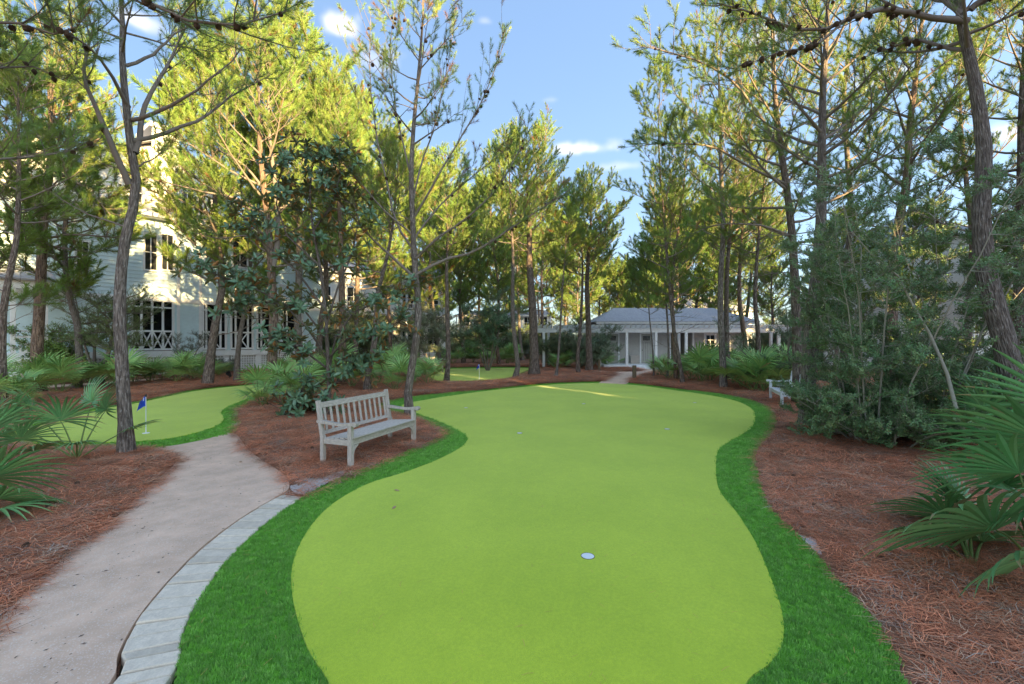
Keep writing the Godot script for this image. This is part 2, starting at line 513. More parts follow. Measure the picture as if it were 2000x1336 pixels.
func make_ground():
	make_outlines()
	var W := GW + 1
	var H := GH + 1
	cover.resize(W * H)
	ground_h.resize(W * H)
	var strip := PackedVector2Array()
	for p in paver_in: strip.append(p)
	for i in paver_out.size(): strip.append(paver_out[paver_out.size() - 1 - i])
	for poly in [fringe, fringe2, fringe3, path1, path2, path3, strip]:
		var lo := Vector2(1e9, 1e9); var hi := -lo
		for p in poly: lo = lo.min(p); hi = hi.max(p)
		for j in range(maxi(0, int((lo.y - GZ0) / CELL)), mini(H, int((hi.y - GZ0) / CELL) + 2)):
			for i in range(maxi(0, int((lo.x - GX0) / CELL)), mini(W, int((hi.x - GX0) / CELL) + 2)):
				if cover[j * W + i] < 1 and Geometry2D.is_point_in_polygon(Vector2(GX0 + i * CELL, GZ0 + j * CELL), poly):
					cover[j * W + i] = 1.0
	var soft := cover.duplicate()
	for pass_ in 2:
		for dir in 2:
			var out := soft.duplicate()
			var step := 1 if dir == 0 else W
			for j in range(4, H - 4):
				for i in range(4, W - 4):
					var k := j * W + i
					out[k] = (soft[k - 2 * step] + soft[k - step] + soft[k] + soft[k + step] + soft[k + 2 * step]) * 0.2
			soft = out
	var n1 := FastNoiseLite.new(); n1.seed = 3; n1.frequency = 0.35; n1.fractal_octaves = 3
	var n2 := FastNoiseLite.new(); n2.seed = 4; n2.frequency = 2.2; n2.fractal_octaves = 2
	for j in H:
		for i in W:
			var k := j * W + i
			var x := GX0 + i * CELL; var z := GZ0 + j * CELL
			var f := clampf(1.0 - soft[k] * 2.0, 0, 1)
			var y := f * (0.045 + 0.05 * n1.get_noise_2d(x, z) + 0.02 * n2.get_noise_2d(x, z))
			if soft[k] > 0.5: y = -0.06 * (soft[k] - 0.5) * 2.0 - 0.004
			# the bed behind the bench swells a little
			y += f * 0.10 * exp(-((x + 4.3) * (x + 4.3) * 0.35 + (z + 9.0) * (z + 9.0) * 0.12))
			ground_h[k] = y
			if cover[k] < 1: cover[k] = soft[k] * 0.9
	var vs := PackedVector3Array(); var ns := PackedVector3Array(); var ix := PackedInt32Array()
	vs.resize(W * H); ns.resize(W * H); ix.resize(GW * GH * 6)
	for j in H:
		for i in W:
			var k := j * W + i
			vs[k] = Vector3(GX0 + i * CELL, ground_h[k], GZ0 + j * CELL)
			var hx := ground_h[k + 1 if i < GW else k] - ground_h[k - 1 if i > 0 else k]
			var hz := ground_h[k + W if j < GH else k] - ground_h[k - W if j > 0 else k]
			ns[k] = Vector3(-hx, 2 * CELL, -hz).normalized()
	var q := 0
	for j in GH:
		for i in GW:
			var k := j * W + i
			for e in [k, k + 1, k + W + 1, k, k + W + 1, k + W]:
				ix[q] = e; q += 1
	var a := []; a.resize(Mesh.ARRAY_MAX)
	a[Mesh.ARRAY_VERTEX] = vs; a[Mesh.ARRAY_NORMAL] = ns; a[Mesh.ARRAY_INDEX] = ix
	var me := ArrayMesh.new()
	me.add_surface_from_arrays(Mesh.PRIMITIVE_TRIANGLES, a)
	me.surface_set_material(0, M.straw_ground)
	struct("mulch_bed", me, "red brown pine straw bed round the greens", "ground")
	var far := MB.new()
	var R := 420.0
	far.quad(Vector3(-R, -0.07, R), Vector3(R, -0.07, R), Vector3(R, -0.07, -R), Vector3(-R, -0.07, -R))
	struct("ground", far.mesh(M.straw_ground), "flat needle covered ground reaching to the woods", "ground")
	struct("putting_green", sheet(green, 0.020, 0.03, M.putting_turf), "large lime green putting surface with a waist, in front of the bench", "putting green")
	struct("turf_fringe", sheet(fringe, 0.008, 0.05, M.fringe_turf), "darker green turf collar round the large putting surface", "turf")
	struct("putting_green", sheet(green2, 0.020, 0.03, M.putting_turf), "smaller lime putting surface across the path by the palmettos", "putting green")
	struct("turf_fringe", sheet(fringe2, 0.008, 0.05, M.fringe_turf), "dark turf collar round the smaller putting surface by the path", "turf")
	struct("putting_green", sheet(green3, 0.020, 0.03, M.putting_turf), "distant putting surface under the pines with a thin streak of sun", "putting green")
	struct("turf_fringe", sheet(fringe3, 0.008, 0.05, M.fringe_turf), "dark turf collar round the distant putting surface under the pines", "turf")
	struct("path", sheet(path1, 0.012, 0.06, M.path_concrete), "pinkish concrete path curving between mulch beds and paver edging", "path")
	struct("path", sheet(path2, 0.012, 0.06, M.path_concrete), "short concrete path from the large green to the grey shed", "path")
	struct("path", sheet(path3, 0.012, 0.06, M.path_concrete), "narrow pale path along the front of the aqua cottage", "path")
	for s in [sand1, sand2]:
		var b := MB.new()
		var o: PackedVector2Array = s
		var cx := Vector2.ZERO
		for p in o: cx += p / o.size()
		for i in o.size():
			var p0 := o[i]; var p1 := o[(i + 1) % o.size()]
			var pc := Vector3(cx.x, maxf(th(cx.x, cx.y), 0.0) + 0.013, cx.y)
			var e0 := Vector3(p0.x, maxf(th(p0.x, p0.y), 0.0) + 0.002, p0.y)
			var e1 := Vector3(p1.x, maxf(th(p1.x, p1.y), 0.0) + 0.002, p1.y)
			if (e1 - pc).cross(e0 - pc).y > 0: b.flat(pc, e1, e0)
			else: b.flat(pc, e0, e1)
		struct("sand_patch", b.mesh(M.sand), "patch of washed white sand at the end of the paver row" if s == sand1 else "thin spill of white sand between turf collar and mulch", "sand")
	make_pavers()
	make_blades()
	make_straw()

func make_pavers():
	var edging := Node3D.new()
	edging.name = "paver_edging"
	add_child(edging)
	edging.set_meta("kind", "structure")
	edging.set_meta("label", "row of grey cast pavers between concrete path and turf collar")
	edging.set_meta("category", "paving")
	# bed under the pavers
	var bed := PackedVector2Array()
	for p in paver_in: bed.append(p)
	for i in paver_out.size(): bed.append(paver_out[paver_out.size() - 1 - i])
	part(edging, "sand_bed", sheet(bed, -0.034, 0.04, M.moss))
	# both edges share one running index, so that each joint crosses the strip squarely
	var side := func(l: Array, f: float) -> Vector2:
		var i := clampi(int(f), 0, l.size() - 2)
		return l[i].cubic_interpolate(l[i + 1], l[maxi(i - 1, 0)], l[mini(i + 2, l.size() - 1)], f - i)
	rng.seed = 21
	var at := 0.0
	var last := float(paver_in.size() - 1)
	while at < last - 0.02:
		var w: float = [0.11, 0.14, 0.165][rng.randi() % 3]
		var i0 := clampi(int(at), 0, paver_in.size() - 2)
		var per: float = ((paver_in[i0 + 1] - paver_in[i0]).length() + (paver_out[i0 + 1] - paver_out[i0]).length()) * 0.5
		var df := minf(w / per, last - at)
		var g := 0.008 / per
		var q := [side.call(paver_in, at + g), side.call(paver_in, at + df - g), side.call(paver_out, at + df - g), side.call(paver_out, at + g)]
		var mid: Vector2 = (q[0] + q[1] + q[2] + q[3]) * 0.25
		var b := MB.new()
		var top := 0.022 + rng.randf_range(-0.004, 0.004)
		var tilt := Vector2(rng.randf_range(-0.012, 0.012), rng.randf_range(-0.012, 0.012))
		var lower := []; var upper := []
		for p in q:
			var r: Vector2 = p - mid
			lower.append(Vector3(r.x, top - 0.008 + r.dot(tilt), r.y))
			upper.append(Vector3(r.x, top + r.dot(tilt), r.y) - Vector3(r.x, 0, r.y).normalized() * 0.009)
		var up_ok: bool = (upper[1] - upper[0]).cross(upper[2] - upper[0]).y > 0
		var sq := [0, 1, 2, 3] if up_ok else [3, 2, 1, 0]
		b.quad(upper[sq[0]], upper[sq[1]], upper[sq[2]], upper[sq[3]])
		for e in 4:
			var i: int = sq[e]; var k: int = sq[(e + 1) % 4]
			b.quad(lower[i], lower[k], upper[k], upper[i])
			var dn := Vector3(0, -0.05, 0)
			b.quad(lower[i] + dn, lower[k] + dn, lower[k], lower[i])
		part(edging, "paver", b.mesh(M["paver_%d" % (rng.randi() % 3)]), Transform3D(Basis(), Vector3(mid.x, 0, mid.y)))
		at += df

func in_poly(p: Vector2, poly: PackedVector2Array) -> bool:
	return Geometry2D.is_point_in_polygon(p, poly)

func make_blades():
	# turf blades on the collars: a tuft of curved strips, many copies
	rng.seed = 9
	var tufts := []
	for k in 1:
		var b := MB.new()
		for i in 12:
			var o := Vector3(rng.randf_range(-0.018, 0.018), 0, rng.randf_range(-0.018, 0.018))
			var a := rng.randf() * TAU
			var w := Vector3(cos(a), 0, sin(a)) * 0.0019
			var lean := Vector3(rng.randf_range(-1, 1), 0, rng.randf_range(-1, 1)) * 0.012
			var h := rng.randf_range(0.018, 0.03)
			var m1 := o + lean * 0.4 + Vector3(0, h * 0.6, 0)
			var m2 := o + lean + Vector3(0, h, 0)
			b.quad(o - w, o + w, m1 + w * 0.8, m1 - w * 0.8)
			b.flat(m1 - w * 0.8, m1 + w * 0.8, m2)
		tufts.append(b.mesh(M.turf_blade))
	var spec := [[fringe, green, 6.0, 2300.0, "short dark green turf blades on the collar of the large green"], [fringe2, green2, 9.5, 700.0, "short dark green turf blades on the collar across the path"]]
	for s in spec:
		var outer: PackedVector2Array = s[0]
		var inner: PackedVector2Array = s[1]
		var lo := Vector2(1e9, 1e9); var hi := -lo
		for p in outer: lo = lo.min(p); hi = hi.max(p)
		lo.y = maxf(lo.y, -16.0)
		hi.y = minf(hi.y, -1.4)
		var xfs := []; var cols := []
		# thinning strips by depth
		var z := hi.y
		while z > lo.y:
			var d := -z
			var dens: float = s[3] * clampf(3.2 / d, 0.06, 1.0)
			var strip := 0.25
			var cnt := int((hi.x - lo.x) * strip * dens)
			var sc := clampf(d / 4.5, 1.0, 2.2)
			for i in cnt:
				var p := Vector2(rng.randf_range(lo.x, hi.x), z - rng.randf() * strip)
				if absf(p.x) > d * 1.5 + 1.0: continue
				if not in_poly(p, outer) or in_poly(p, inner): continue
				var bs := Basis(Vector3.UP, rng.randf() * TAU).scaled(Vector3(sc, 0.75 + 0.25 * sc, sc) * rng.randf_range(0.8, 1.15))
				xfs.append(Transform3D(bs, Vector3(p.x, 0.008, p.y)))
				var g := rng.randf_range(0.75, 1.2)
				cols.append(Color(0.185 * g, 0.45 * g, 0.05 * g) if rng.randf() < 0.8 else Color(0.28 * g, 0.54 * g, 0.10 * g))
			z -= strip
		var o := copies(self, "collar_grass", tufts[0], xfs, cols)
		o.set_meta("label", s[4]); o.set_meta("category", "turf")

func make_straw():
	rng.seed = 15
	var variants := []
	for k in 3:
		var b := MB.new()
		for i in 14:
			var a := rng.randf() * TAU
			var o := Vector3(rng.randf_range(-0.06, 0.06), rng.randf_range(0.0, 0.022), rng.randf_range(-0.06, 0.06))
			var L := rng.randf_range(0.08, 0.15)
			var bend := rng.randf_range(-0.5, 0.5)
			var rise := rng.randf_range(-0.12, 0.22)
			var w := 0.0014
			var prev := o
			var pw := Vector3(-sin(a), 0, cos(a)) * w
			for s in 2:
				a += bend
				var q := prev + Vector3(cos(a), rise * (1 - s * 1.6), sin(a)) * L * 0.5
				var nw := Vector3(-sin(a), 0, cos(a)) * w * (1.0 - 0.4 * s)
				b.quad(prev - pw, prev + pw, q + nw, q - nw)
				prev = q; pw = nw
		variants.append(b.mesh(M.straw_needle))
	var lists := [[], [], []]; var lc := [[], [], []]
	var tries := 0
	var n3 := FastNoiseLite.new(); n3.seed = 8; n3.frequency = 0.9
	# rows of depth, density falling with distance
	var d := 1.2
	while d < 34.0:
		var step := 0.2 if d < 8 else 0.6
		var dens := 520.0 * clampf(3.6 / d, 0.05, 1.0)
		var half := minf(d * 1.32 + 0.8, 16.0)
		var sc := clampf(0.8 + d / 9.0, 1.0, 3.4)
		for i in int(2 * half * step * dens):
			var x := rng.randf_range(-half, half); var z := -d - rng.randf() * step
			var c := cov(x, z)
			if c > 0.78: continue
			if d < 9.0 and rng.randf() < 0.66 and (in_poly(Vector2(x, z), sand1) or in_poly(Vector2(x, z), sand2)): continue
			if c > 0.4 and rng.randf() < (c - 0.3) * 1.9: continue
			var y := maxf(th(x, z), -0.002) + 0.006
			var bs := Basis(Vector3.UP, rng.randf() * TAU) * Basis(Vector3.RIGHT, rng.randf_range(-0.15, 0.15))
			var k := rng.randi() % 3
			lists[k].append(Transform3D(bs.scaled(Vector3.ONE * sc * rng.randf_range(0.8, 1.2)), Vector3(x, y, z)))
			var g := rng.randf_range(0.42, 1.25) * (1.0 + 0.3 * n3.get_noise_2d(x * 2, z * 2))
			var r := rng.randf()
			var col := Color(0.80, 0.305, 0.155) * g
			if r < 0.16: col = Color(0.64, 0.42, 0.27) * g
			elif r < 0.30: col = Color(0.32, 0.145, 0.09) * g
			elif r < 0.36: col = Color(0.52, 0.44, 0.36) * g
			col.a = 1
			lc[k].append(col)
		d += step
	for k in 3:
		var o := copies(self, "pine_straw", variants[k], lists[k], lc[k])
		o.set_meta("label", ["fallen red brown pine needles covering the beds", "fallen needle litter with tan strands over the beds", "matted pine needle litter with dark strands over the beds"][k])
		o.set_meta("category", "pine straw")
	# stray needles on the greens and bits on the path
	var xf := []; var cc := []
	var one := MB.new()
	one.quad(Vector3(-0.045, 0, -0.0016), Vector3(-0.045, 0, 0.0016), Vector3(0.0, 0.004, 0.0018), Vector3(0.0, 0.004, -0.0018))
	one.quad(Vector3(0, 0.004, -0.0018), Vector3(0, 0.004, 0.0018), Vector3(0.045, 0.0, 0.007), Vector3(0.045, 0.0, 0.004))
	for i in 1300:
		var z := -1.9 - 9.0 * pow(rng.randf(), 1.6)
		var x := rng.randf_range(-2.6, 2.9)
		if not in_poly(Vector2(x, z), fringe): continue
		var on := in_poly(Vector2(x, z), green)
		if on and rng.randf() < 0.6: continue
		xf.append(Transform3D(Basis(Vector3.UP, rng.randf() * TAU).scaled(Vector3.ONE * rng.randf_range(0.3, 0.75)), Vector3(x, 0.0235 if on else 0.03, z)))
		cc.append(Color(0.56, 0.36, 0.12) * rng.randf_range(0.6, 1.2))
	var ob := copies(self, "fallen_needles", one.mesh(M.straw_needle), xf, cc)
	ob.set_meta("label", "single brown needles strewn over the turf"); ob.set_meta("category", "needles")
	xf = []; cc = []
	var bit := MB.new()
	bit.flat(Vector3(-0.014, 0, 0), Vector3(0.002, 0.002, 0.006), Vector3(0.016, 0, 0.001))
	bit.flat(Vector3(-0.014, 0, 0), Vector3(0.016, 0, 0.001), Vector3(0.0, 0.001, -0.006))
	for i in 1700:
		var p := Vector2(rng.randf_range(-5.5, -1.5), rng.randf_range(-8.0, -1.5))
		if not in_poly(p, path1): continue
		if rng.randf() < 0.35: continue
		xf.append(Transform3D(Basis(Vector3.UP, rng.randf() * TAU).scaled(Vector3.ONE * (0.4 + 0.9 * pow(rng.randf(), 4.0))), Vector3(p.x, 0.0145, p.y)))
		cc.append(Color(0.10, 0.07, 0.06) * rng.randf_range(0.6, 1.8))
	ob = copies(self, "path_litter", bit.mesh(M.straw_needle), xf, cc)
	ob.set_meta("label", "small dark leaf bits strewn over the concrete path"); ob.set_meta("category", "litter")
	# dry leaves one can count
	var lf := MB.new()
	for s in [-1.0, 1.0]:
		var e := [Vector3(-0.045, 0.004, 0), Vector3(-0.015, 0.006, 0.017 * s), Vector3(0.02, 0.010, 0.014 * s), Vector3(0.05, 0.004, 0)]
		var mid_ := Vector3(0, 0.002, 0)
		for i in 3:
			if s > 0: lf.flat(mid_, e[i], e[i + 1])
			else: lf.flat(mid_, e[i + 1], e[i])
	var leaf_mesh := lf.mesh(M.dry_leaf)
	var spots := [[775, 962], [770, 996], [176, 975], [130, 1042], [205, 925], [115, 1065], [640, 880], [720, 900], [660, 860], [585, 905], [560, 880], [1605, 1025], [1775, 1255], [1690, 1120], [470, 905], [600, 860], [250, 898], [1560, 985], [90, 935], [300, 925]]
	for s in spots:
		var g := GG(s[0], s[1])
		var on := cov(g.x, g.z) > 0.9
		var t := thing("dry_leaf", "curled tan leaf lying on the putting turf" if on else "curled tan leaf lying on the pine straw", "leaf", Vector3(g.x, (0.022 if on else g.y + 0.022), g.z), "dry leaves on turf" if on else "dry leaves on pine straw")
		t.rotation.y = rng.randf() * TAU
		part(t, "blade", leaf_mesh)

# ------------------------------------------------------------------ plants: shared pieces
func make_spray(length: float, count: int, nl: float, nw: float, sd: int) -> ArrayMesh:
	rng.seed = sd
	var b := MB.new()
	for i in count:
		var t := pow(rng.randf(), 0.75)
		var a := rng.randf() * TAU
		var rad := Vector3(cos(a), 0, sin(a))
		var open := lerpf(1.15, 0.45, t) * rng.randf_range(0.7, 1.2)
		var dir := (Vector3.UP * cos(open) + rad * sin(open)).normalized()
		var o := Vector3(0, length * t, 0)
		var side := dir.cross(Vector3(rng.randf_range(-1, 1), rng.randf_range(-1, 1), rng.randf_range(-1, 1))).normalized() * nw * 0.5
		var L := nl * rng.randf_range(0.75, 1.15)
		b.flat(o - side, o + side, o + dir * L)
	var me := b.mesh(M.needle)
	var tw := MB.new()
	tw.tube([Vector3(0, -0.02, 0), Vector3(0, length * 0.9, 0)], [nw * 0.9, nw * 0.35], 3)
	return tw.mesh(M.twig, me)

func make_leafspray(length: float, count: int, ll: float, lw: float, mat_, sd: int, twig_) -> ArrayMesh:
	rng.seed = sd
	var b := MB.new()
	for i in count:
		var t := (i + 0.7) / count
		var a := i * 2.4 + rng.randf_range(-0.5, 0.5)
		var rad := Vector3(cos(a), 0, sin(a))
		var open := rng.randf_range(0.6, 1.3)
		var dir := (Vector3.UP * cos(open) + rad * sin(open)).normalized()
		var o := Vector3(0, length * t, 0) + rad * 0.004
		var side := dir.cross(Vector3(rng.randf_range(-0.6, 0.6), 1, rng.randf_range(-0.6, 0.6))).normalized()
		var nn := side.cross(dir).normalized()
		var L := ll * rng.randf_range(0.7, 1.15)
		var w := lw * rng.randf_range(0.8, 1.15) * 0.5
		var mid := o + dir * L * 0.5
		var tip := o + dir * L - nn * L * 0.12
		b.flat(o, mid + side * w + nn * w * 0.25, mid)
		b.flat(o, mid, mid - side * w + nn * w * 0.25)
		b.flat(mid, mid + side * w + nn * w * 0.25, tip)
		b.flat(mid, tip, mid - side * w + nn * w * 0.25)
	var me := b.mesh(mat_)
	var tw := MB.new()
	tw.tube([Vector3(0, -0.03, 0), Vector3(0.004, length * 0.5, 0), Vector3(0, length, 0)], [0.0032, 0.0026, 0.0015], 3)
	return tw.mesh(twig_, me)

func make_cone_mesh() -> ArrayMesh:
	var b := MB.new()
	var prof := [Vector2(0.002, 0.0)]
	for i in 7:
		var t := (i + 0.5) / 7.0
		var r := 0.024 * sin(PI * pow(t, 0.75)) + 0.002
		prof.append(Vector2(r * 0.78, 0.064 * (t - 0.05)))
		prof.append(Vector2(r * 1.18, 0.064 * (t + 0.03)))
	prof.append(Vector2(0.0, 0.068))
	b.lathe(prof, 9)
	return b.mesh(M.cone)

func make_shared():
	K.spray_near = [make_spray(0.20, 84, 0.095, 0.0046, 100), make_spray(0.24, 84, 0.105, 0.0046, 101)]
	K.spray_mid = [make_spray(0.30, 88, 0.125, 0.0085, 102), make_spray(0.34, 88, 0.135, 0.0085, 103)]
	K.spray_far = [make_spray(0.48, 96, 0.20, 0.016, 104), make_spray(0.55, 96, 0.21, 0.016, 105)]
	K.cone = make_cone_mesh()
	K.holly = make_leafspray(0.16, 20, 0.038, 0.021, M.holly_leaf, 110, M.pale_twig)
	K.leaf_mid = make_leafspray(0.22, 12, 0.06, 0.022, M.leaf, 111, M.twig)
	K.leaf_far = make_leafspray(0.34, 13, 0.10, 0.045, M.leaf, 112, M.twig)
	# magnolia leaf: glossy top, rusty underside
	var top := MB.new(); var low := MB.new()
	var e := []
	for i in 7:
		var t := i / 6.0
		e.append([Vector3(0, t * 0.17, -0.03 * t * t), 0.032 * pow(sin(PI * clampf(t * 0.93 + 0.04, 0, 1)), 0.8)])
	for s in [-1.0, 1.0]:
		for i in 6:
			var a: Vector3 = e[i][0]; var b: Vector3 = e[i + 1][0]
			var c: Vector3 = b + Vector3(s * e[i + 1][1], 0, 0.012); var d: Vector3 = a + Vector3(s * e[i][1], 0, 0.012)
			var off := Vector3(0, 0, -0.0016)
			if s > 0:
				top.quad(a, d, c, b); low.quad(b + off, c + off, d + off, a + off)
			else:
				top.quad(b, c, d, a); low.quad(a + off, d + off, c + off, b + off)
	K.magnolia_leaf = low.mesh(M.magnolia_under, top.mesh(M.magnolia_top))
	K.magnolia_rust = low.mesh(M.magnolia_rust, top.mesh(M.magnolia_top))
	K.fronds = []
	for k in 5: K.fronds.append(make_frond([0.62, 0.5, 0.75, 0.42, 0.58][k], [0.55, 0.5, 0.6, 0.45, 0.55][k], [0.35, 0.2, 0.55, 0.3, 0.7][k], 200 + k))

# A fan leaf: petiole from the origin along +y, then blades spread round the hub; +z is the upper side.
func make_frond(pl: float, r: float, droop: float, sd: int, nb := 21, span := 2.2, tint := Color(0.24, 0.43, 0.125)) -> ArrayMesh:
	rng.seed = sd
	var b := MB.new()
	var st := MB.new()
	var pts := []
	for i in 5:
		var t := i / 4.0
		pts.append(Vector3(0, pl * t, -0.10 * pl * droop * t * t))
	st.tube(pts, [0.011, 0.009, 0.008, 0.007, 0.006], 5)
	var hub: Vector3 = pts[4]
	var fan := Basis(Vector3.RIGHT, -droop * 0.75)
	for i in nb:
		var f := (i + 0.5) / nb * 2.0 - 1.0
		var a := f * span + rng.randf_range(-0.03, 0.03)
		var L := r * (1.0 - 0.30 * f * f) * rng.randf_range(0.88, 1.06)
		var w := 0.022 * (r / 0.55) * (1.0 - 0.25 * absf(f))
		var dir := Vector3(sin(a), cos(a), 0)
		var side := Vector3(cos(a), -sin(a), 0)
		var lift := 0.10 * cos(a * 0.7) + 0.05
		var bend := rng.randf_range(0.0, 0.07) + (0.2 if rng.randf() < 0.06 else 0.0)
		var g := rng.randf_range(0.75, 1.2)
		var yel := rng.randf_range(0.9, 1.25)
		b.col = Color(tint.r * g * yel, tint.g * g, tint.b * g)
		if rng.randf() < 0.05: b.col = Color(0.34, 0.27, 0.12)
		var pr := []
		for k in 5:
			var t: float = [0.0, 0.28, 0.55, 0.8, 1.0][k]
			var c := dir * L * t + Vector3(0, 0, lift * t * (1 - t) * 2.0 * r - bend * L * t * t * t)
			var ww: float = w * [0.16, 0.8, 1.0, 0.62, 0.03][k]
			pr.append([hub + fan * (c - side * ww + Vector3(0, 0, ww * 0.38)), hub + fan * c, hub + fan * (c + side * ww + Vector3(0, 0, ww * 0.38))])
		for k in 4:
			b.quad(pr[k][0], pr[k][1], pr[k + 1][1], pr[k + 1][0])
			b.quad(pr[k][1], pr[k][2], pr[k + 1][2], pr[k + 1][1])
	return st.mesh(M.petiole, b.mesh(M.palm))

func frond_basis(az: float, tilt: float, roll := 0.0) -> Basis:
	var rad := Vector3(cos(az), 0, sin(az))
	var y := rad * sin(tilt) + Vector3.UP * cos(tilt)
	var z := -rad * cos(tilt) + Vector3.UP * sin(tilt)
	var x := y.cross(z)
	return Basis(x, y, z) * Basis(Vector3.UP, roll)

func palmetto(at: Vector3, label: String, group: String, n: int, sd: int, sc := 1.0) -> Node3D:
	var r := RandomNumberGenerator.new()
	r.seed = sd
	var t := thing("saw_palmetto", label, "palmetto", at, group)
	for i in n:
		var az := i * 2.4 + r.randf_range(-0.4, 0.4)
		var tilt := lerpf(0.1, 0.95, pow((i + 0.5) / n, 0.8)) + r.randf_range(-0.1, 0.1)
		var b := frond_basis(az, tilt, r.randf_range(-0.5, 0.5)).scaled(Vector3.ONE * sc * r.randf_range(0.8, 1.15))
		part(t, "frond", K.fronds[r.randi() % K.fronds.size()], Transform3D(b, Vector3(r.randf_range(-0.08, 0.08), 0.0, r.randf_range(-0.08, 0.08)) * sc))
	return t

# ------------------------------------------------------------------ trees
class Grow:
	var wood := MB.new()
	var xf := []
	var col := []
	var cones := []
	var r := RandomNumberGenerator.new()
	var gap := 0.16
	var size := 1.0
	var tint := Color(0.185, 0.285, 0.06)
	var brown := 0.03
	var sides := 4
	func spray(p: Vector3, dir: Vector3, s: float):
		var y := (dir + Vector3(0, 0.22, 0) + Vector3(r.randf_range(-1, 1), r.randf_range(-0.7, 0.8), r.randf_range(-1, 1)) * 0.85).normalized()
		var x := y.cross(Vector3(r.randf_range(-1, 1), r.randf_range(-1, 1), r.randf_range(-1, 1))).normalized()
		var b := Basis(x, y, x.cross(y)).scaled(Vector3.ONE * s * r.randf_range(0.75, 1.25))
		xf.append(Transform3D(b, p))
		var g := r.randf_range(0.7, 1.25)
		var h := r.randf_range(0.85, 1.25)
		var c := Color(tint.r * g * h, tint.g * g, tint.b * g)
		if r.randf() < brown: c = Color(0.24, 0.12, 0.045)
		col.append(c)
	func line(p: Vector3, dir: Vector3, L: float, n: int, up: float, jit: float) -> Array:
		var pts := [p]
		var d := dir
		for i in n:
			d = (d + Vector3(0, up, 0) + Vector3(r.randf_range(-1, 1), r.randf_range(-1, 1), r.randf_range(-1, 1)) * jit).normalized()
			p = p + d * L / n
			pts.append(p)
		return pts
	func twigs(pts: Array, rad: float, leaf: float, from: float, subs: int, sublen: float, ncones: int):
		# sub-branches along a limb and the sprays at their ends
		var m := pts.size()
		var total := 0.0
		for i in m - 1: total += (pts[i + 1] - pts[i]).length()
		for k in subs:
			var s := from + (1.0 - from) * (k + r.randf()) / subs
			var fi := s * (m - 1)
			var i := mini(int(fi), m - 2)
			var p: Vector3 = pts[i].lerp(pts[i + 1], fi - i)
			var d: Vector3 = (pts[i + 1] - pts[i]).normalized()
			var side := d.cross(Vector3.UP).normalized() * (1.0 if k % 2 == 0 else -1.0)
			var dir := (d * r.randf_range(0.35, 0.9) + side * r.randf_range(0.5, 1.0) + Vector3(0, r.randf_range(-0.15, 0.5), 0)).normalized()
			var L := sublen * (1.15 - 0.6 * s) * r.randf_range(0.6, 1.2)
			var q := line(p, dir, L, 3, 0.16, 0.14)
			wood.tube(q, [rad * 0.42, rad * 0.32, rad * 0.22, rad * 0.12], 3)
			if leaf > 0:
				var cnt := maxi(2, int(L * 0.75 / gap * leaf))
				for c in cnt:
					var t := 0.25 + 0.75 * (c + r.randf()) / cnt
					var fj := t * 3.0
					var j := mini(int(fj), 2)
					spray(q[j].lerp(q[j + 1], fj - j), (q[j + 1] - q[j]).normalized(), size)
				spray(q[3], (q[3] - q[2]).normalized(), size)
		if leaf > 0:
			var cnt := int(total * (1 - from) * 0.7 / gap * leaf)
			for c in cnt:
				var s := lerpf(maxf(from, 0.45), 1.0, (c + r.randf()) / maxi(cnt, 1))
				var fi := s * (m - 1)
				var i := mini(int(fi), m - 2)
				spray(pts[i].lerp(pts[i + 1], fi - i), (pts[i + 1] - pts[i]).normalized(), size)
			spray(pts[m - 1], (pts[m - 1] - pts[m - 2]).normalized(), size)
		for c in ncones:
			var s := r.randf_range(0.25, 1.0)
			var fi := s * (m - 1)
			var i := mini(int(fi), m - 2)
			var p: Vector3 = pts[i].lerp(pts[i + 1], fi - i)
			var a := r.randf() * TAU
			var dir := (Vector3(cos(a), r.randf_range(-1.6, 0.5), sin(a))).normalized()
			cones.append(Transform3D(Basis(dir.cross(Vector3(0.3, 0.9, 0.2)).normalized(), dir, dir.cross(Vector3(0.3, 0.9, 0.2)).normalized().cross(dir)).scaled(Vector3.ONE * r.randf_range(1.0, 1.5)), p + dir * r.randf_range(0.012, 0.03)))

